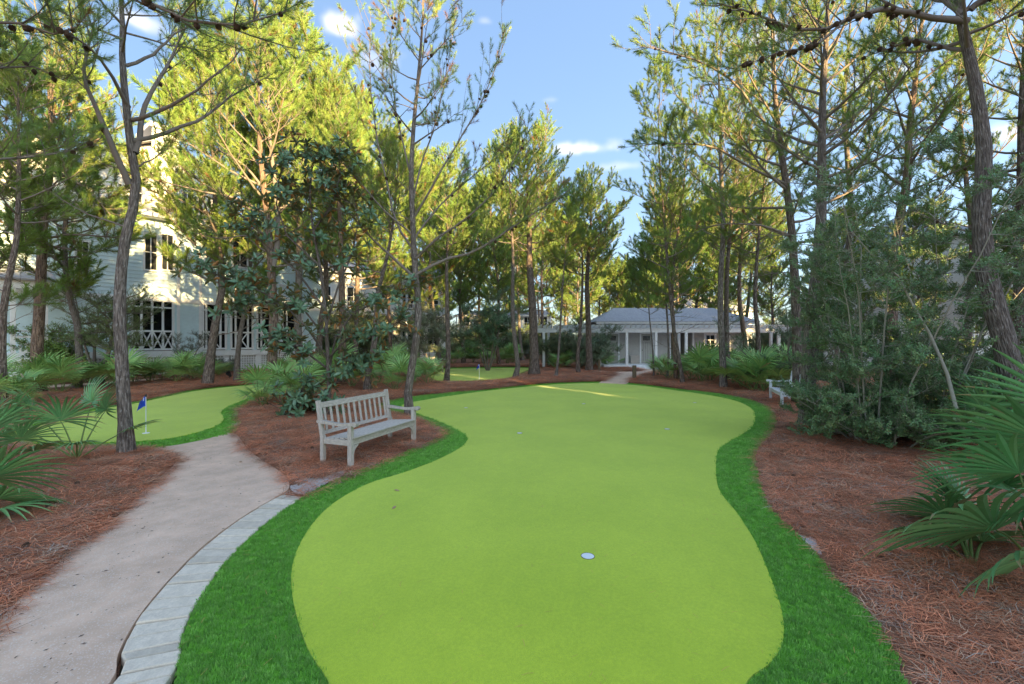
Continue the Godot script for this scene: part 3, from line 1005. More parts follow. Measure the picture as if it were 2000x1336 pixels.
# o: at (base), trunk (points from the base up, local), r0, live (height of the lowest living limb), n (limbs), reach, leaf, dead, cones, seed, kind near/mid/far,
# limbs: [[points, radius, leaf, cones], ...] traced limbs
func pine(o: Dictionary) -> Node3D:
	var t := thing(o.get("name", "pine_tree"), o.label, "tree", o.at, o.get("group", ""))
	var g := Grow.new()
	g.r.seed = o.seed
	var kind: String = o.get("kind", "mid")
	g.gap = {"near": 0.115, "mid": 0.17, "far": 0.27}[kind]
	g.size = o.get("size", 1.0)
	g.tint = o.get("tint", Color(0.185, 0.285, 0.06))
	g.brown = o.get("brown", 0.02)
	var tp: Array = o.trunk
	# resample the trunk
	var cv := Curve3D.new()
	for i in tp.size():
		var tg: Vector3 = (tp[mini(i + 1, tp.size() - 1)] - tp[maxi(i - 1, 0)]) / 6.0
		cv.add_point(tp[i], -tg, tg)
	var len_ := cv.get_baked_length()
	var seg := 18 if kind != "far" else 10
	var pts := []; var rad := []
	var r0: float = o.r0
	for i in seg + 1:
		var s := float(i) / seg
		pts.append(cv.sample_baked(s * len_))
		rad.append(r0 * (pow(1.0 - s, 0.75) * 0.94 + 0.06) * (1.0 + 0.35 * exp(-s * len_ * 6.0)))
	pts.push_front(pts[0] - Vector3(0, 0.12, 0)); rad.push_front(rad[0] * 1.15)
	var tb := MB.new()
	tb.tube(pts, rad, 14 if kind == "near" else 9, 0.07, float(o.seed), 1.0)
	part(t, "trunk", tb.mesh(M["bark_%d" % o.get("bark", 0)]))
	var live: float = o.live
	var top: float = tp[tp.size() - 1].y
	var n: int = o.n
	var leaf: float = o.get("leaf", 1.0)
	for i in n:
		var f := (i + g.r.randf() * 0.8) / n
		var y := lerpf(live, top, pow(f, 0.9))
		# point on the trunk at that height
		var p: Vector3 = pts[pts.size() - 1]
		var tr := 0.02
		for k in pts.size() - 1:
			if pts[k].y <= y and pts[k + 1].y > y:
				var w: float = (y - pts[k].y) / (pts[k + 1].y - pts[k].y)
				p = pts[k].lerp(pts[k + 1], w); tr = lerpf(rad[k], rad[k + 1], w)
				break
		var az: float = i * 2.39996 + g.r.randf_range(-0.6, 0.6) + o.seed
		var el := lerpf(0.15, 1.0, f) + g.r.randf_range(-0.2, 0.25)
		var prof := sin(PI * clampf(f * 0.72 + 0.2, 0, 1))
		var L: float = o.reach * (0.25 + 0.75 * prof) * g.r.randf_range(0.6, 1.15)
		var q := g.line(p, Vector3(cos(az) * cos(el), sin(el), sin(az) * cos(el)), L, 5, 0.10, 0.11)
		var br := clampf(tr * 0.5, 0.008, 0.012 + 0.014 * L)
		g.wood.tube(q, [br, br * 0.85, br * 0.68, br * 0.5, br * 0.33, br * 0.15], 4 if kind == "far" else 5)
		g.twigs(q, br, leaf, 0.28, int(L * (2.6 if kind != "far" else 2.0)) + 3, L * 0.42, 1 if g.r.randf() < o.get("cones", 0.0) else 0)
	for i in o.get("dead", 6):
		var y := lerpf(live * 0.45, live + (top - live) * 0.4, g.r.randf())
		var p := Vector3.ZERO
		for k in pts.size() - 1:
			if pts[k].y <= y and pts[k + 1].y > y: p = pts[k].lerp(pts[k + 1], (y - pts[k].y) / (pts[k + 1].y - pts[k].y)); break
		var az := g.r.randf() * TAU
		var L: float = o.reach * g.r.randf_range(0.3, 0.9)
		var q := g.line(p, Vector3(cos(az), g.r.randf_range(-0.05, 0.5), sin(az)).normalized(), L, 5, 0.02, 0.16)
		var br := 0.005 + 0.006 * L
		g.wood.tube(q, [br, br * 0.85, br * 0.68, br * 0.5, br * 0.33, br * 0.1], 4)
		g.twigs(q, br, 0.0, 0.2, int(L * 3.0) + 2, L * 0.4, 0)
	for e in o.get("limbs", []):
		var lp: Array = e[0]
		var lr: float = e[1]
		var c2 := Curve3D.new()
		for i in lp.size():
			var tg: Vector3 = (lp[mini(i + 1, lp.size() - 1)] - lp[maxi(i - 1, 0)]) / 6.0
			c2.add_point(lp[i], -tg, tg)
		var q := []; var qr := []
		for i in 11:
			q.append(c2.sample_baked(c2.get_baked_length() * i / 10.0) + Vector3(g.r.randf_range(-1, 1), g.r.randf_range(-1, 1), g.r.randf_range(-1, 1)) * 0.012)
			qr.append(lr * (1.0 - 0.82 * i / 10.0))
		g.wood.tube(q, qr, 7, 0.06, float(o.seed))
		var L := c2.get_baked_length()
		g.twigs(q, lr * 0.6, e[2], e[4] if e.size() > 4 else 0.25, int(L * 3.4) + 2, 0.35 + L * 0.2, e[3])
	part(t, "limbs", g.wood.mesh(M[o.get("twig", "twig")]))
	if g.xf.size():
		copies(t, "crown", K["spray_" + kind][o.seed % 2], g.xf, g.col)
	for x in g.cones: part(t, "cone", K.cone, x)
	return t

func px_trunk(base: Vector3, list: Array, z: float, bulge := 0.0) -> Array:
	# trunk traced at the depth of its foot, leaning a little in depth as well
	var r := [Vector3.ZERO]
	var k := 0
	for p in list:
		var q := P(p[0], p[1], z) - base
		q.z = bulge * sin(k * 1.3)
		r.append(q)
		k += 1
	return r

func limb_px(base: Vector3, list: Array) -> Array:     # [u, v, depth]
	var r := []
	for p in list: r.append(P(p[0], p[1], p[2]) - base)
	return r

# rounded broad-leaved shrub or small tree
func shrub(called: String, label: String, category: String, at: Vector3, h: float, w: float, stems: int, nsub: int, mesh: Mesh, tint: Color, sd: int, opts := {}) -> Node3D:
	var t := thing(called, label, category, at, opts.get("group", ""))
	var g := Grow.new()
	g.r.seed = sd
	g.tint = tint
	g.gap = opts.get("gap", 0.13)
	g.size = opts.get("size", 1.0)
	g.brown = opts.get("brown", 0.0)
	for i in stems:
		var az := i * 2.4 + g.r.randf_range(-0.4, 0.4)
		var el := g.r.randf_range(opts.get("el0", 0.55), opts.get("el1", 1.35))
		var L := h * g.r.randf_range(0.75, 1.05)
		if i >= stems - int(opts.get("low", 0)):
			el = g.r.randf_range(0.25, 0.8); L *= 0.32
		var foot: Vector3 = Vector3(cos(az), 0, sin(az)) * opts.get("foot", 0.05)
		var q := g.line(foot - Vector3(0, 0.05, 0), Vector3(cos(az) * cos(el), sin(el), sin(az) * cos(el)), L, 7, opts.get("up", 0.05), 0.12)
		var br: float = opts.get("r0", 0.012 + 0.008 * h) * g.r.randf_range(0.7, 1.1)
		var rr := []
		for k in 8: rr.append(br * (1.0 - 0.85 * k / 7.0))
		g.wood.tube(q, rr, 5)
		var bare: float = opts.get("bare", 0.2)
		for k in nsub:
			var s := bare + (1 - bare) * (k + g.r.randf()) / nsub
			var fi := s * 7
			var j := mini(int(fi), 6)
			var p: Vector3 = q[j].lerp(q[j + 1], fi - j)
			var a2 := g.r.randf() * TAU
			var dir := Vector3(cos(a2), g.r.randf_range(-0.3, 0.6), sin(a2)).normalized()
			var L2 := w * 0.5 * g.r.randf_range(0.45, 1.0) * (1.1 - 0.5 * s)
			var q2 := g.line(p, dir, L2, 4, opts.get("droop", 0.03), 0.16)
			g.wood.tube(q2, [br * 0.4, br * 0.33, br * 0.25, br * 0.18, br * 0.1], 3)
			g.twigs(q2, br * 0.4, opts.get("leaf", 1.0), 0.15, int(L2 * 5) + 3, L2 * 0.45, 0)
	part(t, "stems", g.wood.mesh(M[opts.get("twig", "twig")]))
	copies(t, "foliage", mesh, g.xf, g.col)
	return t

# ------------------------------------------------------------------ furniture and small things
func bench(label: String, group: String, at: Vector3, turn: float, mt) -> Node3D:
	# x along the seat, +z towards the front, origin on the ground under the middle
	var t := thing("garden_bench", label, "bench", at, group)
	t.rotation.y = turn
	var L := 1.70
	var hx := L / 2 - 0.035
	var rake := Basis(Vector3.RIGHT, -0.16)
	for s in [-1.0, 1.0]:
		var b := MB.new()
		b.cbox(Vector3(s * hx, 0.30, 0.24), Vector3(0.062, 0.60, 0.07), 0.004)
		part(t, "leg", b.mesh(mt))
		b = MB.new()
		b.cbox(Vector3(s * hx, 0.205, -0.25), Vector3(0.062, 0.41, 0.062), 0.004)
		b.cbox(Vector3(s * hx, 0.635, -0.297), Vector3(0.060, 0.56, 0.058), 0.006, rake)
		part(t, "leg", b.mesh(mt))
		# armrest with a dipped top and a rolled end
		var o := PackedVector2Array()
		var up := [[-0.335, 0.63], [-0.22, 0.628], [-0.08, 0.612], [0.06, 0.604], [0.18, 0.612], [0.27, 0.628], [0.315, 0.636], [0.345, 0.628], [0.362, 0.606], [0.356, 0.580], [0.335, 0.566], [0.31, 0.568], [0.292, 0.582], [0.18, 0.572], [0.06, 0.566], [-0.08, 0.574], [-0.335, 0.59]]
		for p in up: o.append(Vector2(p[0], p[1]))
		b = MB.new()
		b.prism(o, 0.068, Transform3D(Basis(Vector3(0, 0, 1), Vector3.UP, Vector3(-1, 0, 0)), Vector3(s * hx, 0, 0)))
		part(t, "armrest", b.mesh(mt))
		b = MB.new()
		b.cbox(Vector3(s * hx, 0.335, -0.005), Vector3(0.04, 0.08, 0.43), 0.003)
		part(t, "side_rail", b.mesh(mt))
		# curved bracket under the apron
		var k := PackedVector2Array([Vector2(0, 0), Vector2(-s * 0.13, 0), Vector2(-s * 0.09, -0.025), Vector2(-s * 0.045, -0.06), Vector2(-s * 0.022, -0.10), Vector2(-s * 0.012, -0.14), Vector2(0, -0.14)])
		b = MB.new()
		b.prism(k, 0.03, Transform3D(Basis(), Vector3(s * (hx - 0.031), 0.294, 0.245)))
		part(t, "bracket", b.mesh(mt))
	var b2 := MB.new()
	b2.cbox(Vector3(0, 0.342, 0.247), Vector3(L - 0.135, 0.085, 0.032), 0.004)
	part(t, "apron", b2.mesh(mt))
	var sl := MB.new()
	sl.cbox(Vector3.ZERO, Vector3(L - 0.08, 0.022, 0.072), 0.005)
	var slat := sl.mesh(mt)
	for i in 6:
		var z := 0.262 - i * 0.088
		part(t, "seat_slat", slat, Transform3D(Basis(Vector3.RIGHT, 0.03), Vector3(0, 0.398 - 0.006 * i + (0.002 if i == 0 else 0.0), z - 0.005)))
	# back: two rails and eleven slats in the raked plane
	var org := Vector3(0, 0.635, -0.297)
	b2 = MB.new()
	b2.cbox(Vector3.ZERO, Vector3(L - 0.13, 0.085, 0.034), 0.006)
	var rail := b2.mesh(mt)
	part(t, "top_rail", rail, Transform3D(rake, org + rake * Vector3(0, 0.205, 0)))
	b2 = MB.new()
	b2.cbox(Vector3.ZERO, Vector3(L - 0.13, 0.055, 0.034), 0.004)
	part(t, "lower_rail", b2.mesh(mt), Transform3D(rake, org + rake * Vector3(0, -0.195, 0)))
	b2 = MB.new()
	b2.cbox(Vector3.ZERO, Vector3(0.046, 0.336, 0.014), 0.003)
	var bs := b2.mesh(mt)
	for i in 12:
		part(t, "back_slat", bs, Transform3D(rake, org + rake * Vector3(lerpf(-L / 2 + 0.135, L / 2 - 0.135, i / 11.0), 0.0, 0)))
	return t

func golf_hole(at: Vector3, label: String, group: String):
	var t := thing("golf_hole", label, "golf hole", at, group)
	var b := MB.new()
	b.lathe([Vector2(0.054, -0.01), Vector2(0.0575, -0.01), Vector2(0.0575, 0.001), Vector2(0.056, 0.0030), Vector2(0.054, 0.0030), Vector2(0.0535, -0.002)], 32)
	part(t, "rim", b.mesh(M.timber_post))
	b = MB.new()
	b.lathe([Vector2(0.0535, -0.004), Vector2(0.053, 0.0012), Vector2(0.0, 0.0022)], 32)
	part(t, "plug", b.mesh(M.hole_white))

func flag(at: Vector3, label: String, h: float, turn: float):
	var t := thing("putting_flag", label, "golf flag", at)
	var b := MB.new()
	b.tube([Vector3(0, -0.02, 0), Vector3(0, h, 0)], [0.0085, 0.007], 10)
	part(t, "pole", b.mesh(M.hole_white))
	b = MB.new()
	b.lathe([Vector2(0.0, h - 0.03), Vector2(0.016, h - 0.03), Vector2(0.016, h + 0.01), Vector2(0.009, h + 0.018), Vector2(0.0, h + 0.02)], 12)
	part(t, "cap", b.mesh(M.black_plastic))
	b = MB.new()
	b.lathe([Vector2(0.0, 0.0), Vector2(0.06, 0.0), Vector2(0.056, 0.005), Vector2(0.012, 0.010), Vector2(0.0, 0.010)], 24)
	part(t, "base_disc", b.mesh(M.hole_white))
	# cloth: hangs in folds from the top of the pole
	b = MB.new()
	var grid := []
	var NU := 12
	var NV := 10
	for j in NV + 1:
		var row := []
		for i in NU + 1:
			var s := float(i) / NU
			var q := float(j) / NV
			var x := -0.008 - s * 0.15 * (0.55 + 0.45 * q)
			var y := h - 0.015 - q * 0.20 - s * s * 0.10 - s * 0.02
			var z := 0.028 * sin(s * 7.5 + q * 1.4) * s + 0.012 * sin(s * 15.0 + q * 3.0) * s
			row.append(Vector3(x, y, z).rotated(Vector3.UP, turn))
		grid.append(row)
	for j in NV:
		for i in NU:
			b.quad(grid[j + 1][i], grid[j][i], grid[j][i + 1], grid[j + 1][i + 1])
	var cloth := part(t, "cloth", b.mesh(M.flag_blue))
	b = MB.new()
	var a0: Vector3 = grid[1][2]; var a1: Vector3 = grid[1][4]; var a2: Vector3 = grid[4][4]; var a3: Vector3 = grid[4][2]
	var o := Vector3(0, 0, 0.006)
	b.quad(a3 + o, a0 + o, a1 + o, a2 + o)
	part(cloth, "emblem", b.mesh(M.hole_white))

func post(at: Vector3, label: String, h: float, r: float):
	var t := thing("timber_bollard", label, "bollard", at)
	var b := MB.new()
	b.tube([Vector3(0, -0.15, 0), Vector3(0, 0.2, 0), Vector3(0, h - 0.02, 0), Vector3(0, h, 0)], [r, r * 0.99, r, r * 0.93], 14, 0.015, 2.0)
	part(t, "shaft", b.mesh(M.timber_post))

func spotlight_fixture(at: Vector3):
	var t := thing("garden_spotlight", "small black ground spotlight in the mulch before the aqua cottage", "spotlight", at)
	var b := MB.new()
	var bs := Basis(Vector3.RIGHT, 0.9)
	b.lathe([Vector2(0, -0.12), Vector2(0.055, -0.12), Vector2(0.09, 0.02), Vector2(0.11, 0.13), Vector2(0.095, 0.13), Vector2(0.07, 0.03), Vector2(0, 0.02)], 18, Vector3(0, 0.22, 0), bs)
	part(t, "housing", b.mesh(M.black_plastic))
	b = MB.new()
	b.tube([Vector3(0, -0.1, 0), Vector3(0, 0.18, 0)], [0.02, 0.02], 8)
	part(t, "stake", b.mesh(M.black_plastic))

# ------------------------------------------------------------------ buildings
func unit_board(mt) -> ArrayMesh:
	var b := MB.new()
	# x 0..1, y 0..1, thicker at the lower edge
	var p := [Vector3(0, 0, 0), Vector3(1, 0, 0), Vector3(1, 1, 0), Vector3(0, 1, 0)]
	var q := [Vector3(0, 0, 0.036), Vector3(1, 0, 0.036), Vector3(1, 1, 0.008), Vector3(0, 1, 0.008)]
	b.quad(q[0], q[1], q[2], q[3])
	b.quad(p[0], p[1], q[1], q[0])
	b.quad(q[3], q[2], p[2], p[3])
	b.quad(p[0], q[0], q[3], p[3])
	b.quad(q[1], p[1], p[2], q[2])
	return b.mesh(mt)

# lap siding on a local wall plane z = z0 from s0..s1, y0..y1 with openings [s0, s1, y0, y1]
func siding(root: Node3D, s0: float, s1: float, y0: float, y1: float, z0: float, holes: Array, bh: float, mt: String, wb := Basis(), wo := Vector3.ZERO):
	if not K.has("board_" + mt): K["board_" + mt] = unit_board(M[mt])
	var back := MB.new()
	var y := y0
	while y < y1 - 0.01:
		var h := minf(bh, y1 - y)
		var segs := [[s0, s1]]
		for o in holes:
			if o[2] >= y + h - 0.02 or o[3] <= y + 0.02: continue
			var nx := []
			for s in segs:
				if o[1] <= s[0] or o[0] >= s[1]: nx.append(s); continue
				if o[0] > s[0]: nx.append([s[0], o[0]])
				if o[1] < s[1]: nx.append([o[1], s[1]])
			segs = nx
		for s in segs:
			if s[1] - s[0] < 0.03: continue
			part(root, "clapboard", K["board_" + mt], Transform3D(wb * Basis.from_scale(Vector3(s[1] - s[0], h * 0.985, 1)), wo + wb * Vector3(s[0], y, z0)))
			back.box(wo + wb * Vector3((s[0] + s[1]) / 2, y + h / 2, z0 - 0.06), Vector3(s[1] - s[0], h, 0.10), wb)
		y += h
	part(root, "sheathing", back.mesh(M[mt]))

func trim(root: Node3D, called: String, a: Vector3, b: Vector3, mt: String, ch := 0.004) -> MeshInstance3D:
	var m := MB.new()
	var s := (b - a).abs()
	m.cbox(Vector3.ZERO, s, minf(ch, minf(s.x, minf(s.y, s.z)) * 0.2))
	return part(root, called, m.mesh(M[mt]), Transform3D(Basis(), (a + b) / 2))

# window: casing, sash bars and pane, set in an opening
func window(root: Node3D, s0: float, s1: float, y0: float, y1: float, z: float, cols: int, rows: int, glass := "dark_glass", fw := 0.09, paint_ := "white_paint", called := "window"):
	var b := MB.new()
	b.cbox(Vector3((s0 + s1) / 2, (y0 + y1) / 2, z - 0.03), Vector3(s1 - s0, y1 - y0, 0.012), 0.0)
	var w := part(root, called, b.mesh(M[glass]))
	for e in [[s0 - fw, s0, y0 - fw, y1 + fw], [s1, s1 + fw, y0 - fw, y1 + fw], [s0, s1, y1, y1 + fw], [s0, s1, y0 - fw, y0]]:
		var m := MB.new()
		m.cbox(Vector3((e[0] + e[1]) / 2, (e[2] + e[3]) / 2, z + 0.02), Vector3(e[1] - e[0], e[3] - e[2], 0.085), 0.005)
		part(w, "casing", m.mesh(M[paint_]))
	for i in range(1, cols):
		var x := lerpf(s0, s1, float(i) / cols)
		var m := MB.new()
		m.box(Vector3(x, (y0 + y1) / 2, z), Vector3(0.035, y1 - y0, 0.04))
		part(w, "sash_bar", m.mesh(M[paint_]))
	for i in range(1, rows):
		var y := lerpf(y0, y1, float(i) / rows)
		var m := MB.new()
		m.box(Vector3((s0 + s1) / 2, y, z + 0.002), Vector3(s1 - s0, 0.035, 0.04))
		part(w, "sash_bar", m.mesh(M[paint_]))

func bar(root: Node3D, called: String, a: Vector3, b: Vector3, w: float, d: float, mt: String):
	# straight bar between two points of a wall plane
	var m := MB.new()
	var y := (b - a).normalized()
	var z := Vector3(0, 0, 1)
	var x := y.cross(z).normalized()
	m.cbox((a + b) / 2, Vector3(w, (b - a).length(), d), 0.003, Basis(x, y, z))
	part(root, called, m.mesh(M[mt]))

func lattice(root: Node3D, s0: float, s1: float, y0: float, y1: float, z: float):
	var m := MB.new()
	var n := int((s1 - s0) / 0.13)
	for i in n + 1:
		m.box(Vector3(lerpf(s0, s1, float(i) / n), (y0 + y1) / 2, z), Vector3(0.055, y1 - y0, 0.018))
	var k := maxi(2, int((y1 - y0) / 0.13))
	for i in k + 1:
		m.box(Vector3((s0 + s1) / 2, lerpf(y0, y1, float(i) / k), z + 0.012), Vector3(s1 - s0, 0.055, 0.018))
	var o := part(root, "lattice", m.mesh(M.white_paint))
	o.set_meta("kind", "stuff")

func roof_slope(root: Node3D, a: Vector3, b: Vector3, c: Vector3, d: Vector3, called := "roof", mt := "shingle", rows := 0):
	# a-b eave, d-c ridge; stepped shingle courses
	var m := MB.new()
	var L := ((d + c) / 2 - (a + b) / 2).length()
	var n := rows if rows > 0 else maxi(3, int(L / 0.3))
	var nn := (b - a).cross(d - a).normalized()
	if nn.y < 0: nn = -nn
	for i in n:
		var t0 := float(i) / n; var t1 := float(i + 1) / n + 0.002
		var p0 := a.lerp(d, t0) + nn * 0.03; var p1 := b.lerp(c, t0) + nn * 0.03
		var q0 := a.lerp(d, t1) + nn * 0.008; var q1 := b.lerp(c, t1) + nn * 0.008
		m.quad(p0, p1, q1, q0)
		m.quad(p0 - nn * 0.03, p1 - nn * 0.03, p1, p0)
	m.quad(d - nn * 0.05, c - nn * 0.05, b - nn * 0.05, a - nn * 0.05)
	m.quad(a - nn * 0.05, b - nn * 0.05, b, a)
	m.quad(d - nn * 0.05, a - nn * 0.05, a + nn * 0.01, d + nn * 0.01)
	m.quad(b - nn * 0.05, c - nn * 0.05, c + nn * 0.01, b + nn * 0.01)
	return part(root, called, m.mesh(M[mt]))

func facade(u: float, v: float, xf: Transform3D, off := 0.0) -> Vector3:     # pixel -> point on the local plane z = off
	var inv := xf.affine_inverse()
	var o := inv * Vector3(0, EYE, 0)
	var d := inv.basis * Vector3((u - 1000) / F, -(v - V0) / F, -1)
	return o + d * ((off - o.z) / d.z)

func aqua_cottage():
	var t := thing("cottage", "pale aqua clapboard cottage with white screened porch and lattice skirt", "house")
	var O := P(391, 668, 25.0); O.y = 0.0
	var d := Vector3(0.6, 0, -0.8)
	var N := Vector3(0.8, 0, 0.6)
	t.transform = Transform3D(Basis(d, Vector3.UP, N), O)
	var xf := t.transform
	var S := func(u: float): return facade(u, 660, xf).x
	var floor_y := 1.36
	var head := 3.95
	var right_: float = S.call(628)
	var left_: float = S.call(-70)
	# --- screened porch bays: [u0, u1, mullions]
	var bays := [[396, 441, [402.5, 430.5]], [451, 493, [460, 484]], [502, 545, [510, 535]], [552, 590, [560, 582]], [257, 338, [276, 297, 318]]]
	var holes := []
	for b in bays: holes.append([S.call(b[0]), S.call(b[1]), floor_y, head])
	# upstairs windows
	var ups := [[283, 306, 457, 528], [316, 338, 457, 528], [402, 430, 452, 520], [455, 482, 455, 522], [150, 172, 470, 540]]
	for w in ups:
		var a := facade(w[0], w[2], xf); var b := facade(w[1], w[3], xf)
		holes.append([a.x, b.x, b.y, a.y])
	siding(t, left_, right_, floor_y - 0.05, 8.3, 0.0, holes, 0.19, "aqua_paint")
	for w in ups:
		var a := facade(w[0], w[2], xf); var b := facade(w[1], w[3], xf)
		window(t, a.x, b.x, b.y, a.y, 0.0, 2, 2)
	for b in bays:
		var s0: float = S.call(b[0]); var s1: float = S.call(b[1])
		var pr := MB.new()
		pr.box(Vector3((s0 + s1) / 2, (floor_y + head) / 2, -0.05), Vector3(s1 - s0, head - floor_y, 0.006))
		var scr := part(t, "insect_screen", pr.mesh(M.insect_screen))
		for e in [[s0 - 0.05, s0 + 0.05], [s1 - 0.05, s1 + 0.05]]:
			trim(t, "jamb", Vector3(e[0], floor_y, -0.03), Vector3(e[1], head, 0.07), "white_paint")
		var edges := [s0]
		for mu in b[2]:
			var s: float = S.call(mu)
			trim(scr, "mullion", Vector3(s - 0.045, floor_y, -0.03), Vector3(s + 0.045, head, 0.05), "white_paint")
			edges.append(s)
		edges.append(s1)
		trim(scr, "rail", Vector3(s0 + 0.05, 2.33, -0.035), Vector3(s1 - 0.05, 2.42, 0.044), "white_paint")
		trim(scr, "rail", Vector3(s0 + 0.05, 3.60, -0.035), Vector3(s1 - 0.05, 3.68, 0.044), "white_paint")
		trim(scr, "rail", Vector3(s0 + 0.05, floor_y, -0.035), Vector3(s1 - 0.05, floor_y + 0.1, 0.044), "white_paint")
		var wide: bool = b[2].size() == 3
		for i in edges.size() - 1:
			if not wide and i != 1: continue
			var x0: float = edges[i] + 0.045; var x1: float = edges[i + 1] - 0.045
			bar(scr, "cross_brace", Vector3(x0, floor_y + 0.1, 0.012), Vector3(x1, 2.33, 0.012), 0.06, 0.03, "white_paint")
			bar(scr, "cross_brace", Vector3(x1, floor_y + 0.1, 0.018), Vector3(x0, 2.33, 0.018), 0.06, 0.03, "white_paint")
	# porch room behind the screens
	var rm := MB.new()
	var ra: float = S.call(250); var rb: float = right_
	rm.box(Vector3((ra + rb) / 2, 2.6, -3.0), Vector3(rb - ra, 3.0, 0.1))
	part(t, "porch_back_wall", rm.mesh(M.room))
	trim(t, "porch_floor", Vector3(ra, floor_y - 0.12, -3.0), Vector3(rb, floor_y - 0.02, -0.12), "room")
	trim(t, "porch_ceiling", Vector3(ra, head + 0.12, -3.0), Vector3(rb, head + 0.2, -0.12), "room")
	trim(t, "armchair", Vector3(S.call(397), floor_y, -1.0), Vector3(S.call(410), floor_y + 0.75, -0.4), "red_cushion", 0.05)
	# trim boards, skirt and lattice
	trim(t, "head_band", Vector3(left_, head, 0.03), Vector3(right_, head + 0.22, 0.075), "white_paint")
	trim(t, "sill_band", Vector3(left_, floor_y - 0.36, -0.05), Vector3(right_, floor_y - 0.04, 0.10), "white_paint")
	for c in [left_, S.call(345), S.call(388), right_ - 0.12]:
		trim(t, "corner_board", Vector3(c, floor_y - 0.04, 0.0), Vector3(c + 0.14, 8.3, 0.055), "white_paint")
	var sk := MB.new()
	sk.box(Vector3((left_ + right_) / 2, 0.45, -0.5), Vector3(right_ - left_, 1.1, 0.1))
	part(t, "foundation", sk.mesh(M.grey_paint))
	for e in [[250, 312], [322, 380], [386, 436], [452, 500], [510, 560], [140, 240]]:
		lattice(t, S.call(e[0]), S.call(e[1]), 0.12, floor_y - 0.36, -0.02)
	for u in [246, 316, 382, 442, 504, 566, 130]:
		var s: float = S.call(u)
		trim(t, "pier", Vector3(s - 0.16, -0.05, -0.1), Vector3(s + 0.16, floor_y - 0.36, 0.02), "white_paint")
	# upper balcony with crossed rail
	var b0: float = S.call(440); var b1: float = S.call(560)
	trim(t, "balcony_floor", Vector3(b0, 4.25, 0.08), Vector3(b1, 4.42, 1.3), "white_paint")
	trim(t, "balcony_rail", Vector3(b0, 5.30, 1.2), Vector3(b1, 5.38, 1.29), "white_paint")
	trim(t, "balcony_rail", Vector3(b0, 4.52, 1.21), Vector3(b1, 4.58, 1.28), "white_paint")
	for i in 5:
		var x := lerpf(b0, b1 - 0.1, i / 4.0)
		trim(t, "balcony_post", Vector3(x, 4.42, 1.19), Vector3(x + 0.1, 5.44, 1.3), "white_paint")
		if i < 4:
			var x1 := lerpf(b0, b1 - 0.1, (i + 1) / 4.0)
			bar(t, "cross_brace", Vector3(x + 0.1, 4.58, 1.235), Vector3(x1, 5.3, 1.235), 0.05, 0.03, "white_paint")
			bar(t, "cross_brace", Vector3(x1, 4.58, 1.25), Vector3(x + 0.1, 5.3, 1.25), 0.05, 0.03, "white_paint")
	trim(t, "balcony_bracket", Vector3(b0, 3.95, 0.08), Vector3(b0 + 0.12, 4.25, 1.1), "white_paint")
	trim(t, "balcony_bracket", Vector3(b1 - 0.12, 3.95, 0.08), Vector3(b1, 4.25, 1.1), "white_paint")
	# eave and upper block of the aqua cottage, warm sunlight put into the cream
	trim(t, "eave", Vector3(left_ - 0.5, 8.3, -0.3), Vector3(right_ + 0.5, 8.55, 0.75), "cream_and_sunlit_paint")
	roof_slope(t, Vector3(left_ - 0.5, 8.56, 0.75), Vector3(right_ + 0.5, 8.56, 0.75), Vector3(right_ + 0.5, 9.6, -2.0), Vector3(left_ - 0.5, 9.6, -2.0))
	var u0: float = S.call(170); var u1: float = S.call(470)
	siding(t, u0, u1, 8.8, 11.0, -1.4, [[S.call(270), S.call(292), 9.3, 10.5], [S.call(372), S.call(394), 9.3, 10.5]], 0.19, "cream_and_sunlit_paint")
	for w in [[270, 292], [372, 394]]: window(t, S.call(w[0]), S.call(w[1]), 9.3, 10.5, -1.4, 2, 2)
	trim(t, "eave", Vector3(u0 - 0.4, 11.0, -2.0), Vector3(u1 + 0.4, 11.2, -0.9), "cream_and_sunlit_paint")
	# gable over the upper block, sun tone in its colour
	var gm := MB.new()
	gm.prism(PackedVector2Array([Vector2(u0, 11.2), Vector2(u1, 11.2), Vector2((u0 + u1) / 2, 13.0)]), 0.2, Transform3D(Basis(), Vector3(0, 0, -1.4)))
	part(t, "gable", gm.mesh(M.cream_and_sunlit_paint))
	var ridge := Vector3((u0 + u1) / 2, 13.15, 0)
	roof_slope(t, Vector3(u0 - 0.5, 11.1, -0.8), Vector3(u0 - 0.5, 11.1, -8.0), ridge + Vector3(0, 0, -8.0), ridge + Vector3(0, 0, -0.8))
	roof_slope(t, Vector3(u1 + 0.5, 11.1, -8.0), Vector3(u1 + 0.5, 11.1, -0.8), ridge + Vector3(0, 0, -0.8), ridge + Vector3(0, 0, -8.0))
	# tower, likewise coloured as sunlit
	var t0: float = S.call(304); var t1: float = S.call(356)
	siding(t, t0, t1, 8.9, 13.4, -0.6, [], 0.19, "cream_and_sunlit_paint")
	var sw := Basis(Vector3(0, 0, -1), Vector3.UP, Vector3(1, 0, 0))
	siding(t, 0.0, 2.2, 8.9, 13.4, 0.0, [], 0.19, "cream_and_sunlit_paint", sw, Vector3(t1, 0, -0.6))
	trim(t, "parapet", Vector3(t0 - 0.15, 13.4, -3.0), Vector3(t1 + 0.15, 13.65, -0.45), "white_paint")
	# end wall and back, closing the block
	var cl := MB.new()
	cl.box(Vector3(right_ - 0.06, 4.1, -4.2), Vector3(0.12, 8.4, 8.0))
	cl.box(Vector3(left_ + 0.06, 4.1, -4.2), Vector3(0.12, 8.4, 8.0))
	cl.box(Vector3((left_ + right_) / 2, 4.1, -8.2), Vector3(right_ - left_, 8.4, 0.12))
	cl.box(Vector3((left_ + right_) / 2, 8.7, -4.6), Vector3(right_ - left_, 0.12, 7.2))
	cl.box(Vector3(u0 + 0.06, 10.0, -5.0), Vector3(0.12, 2.4, 7.0))
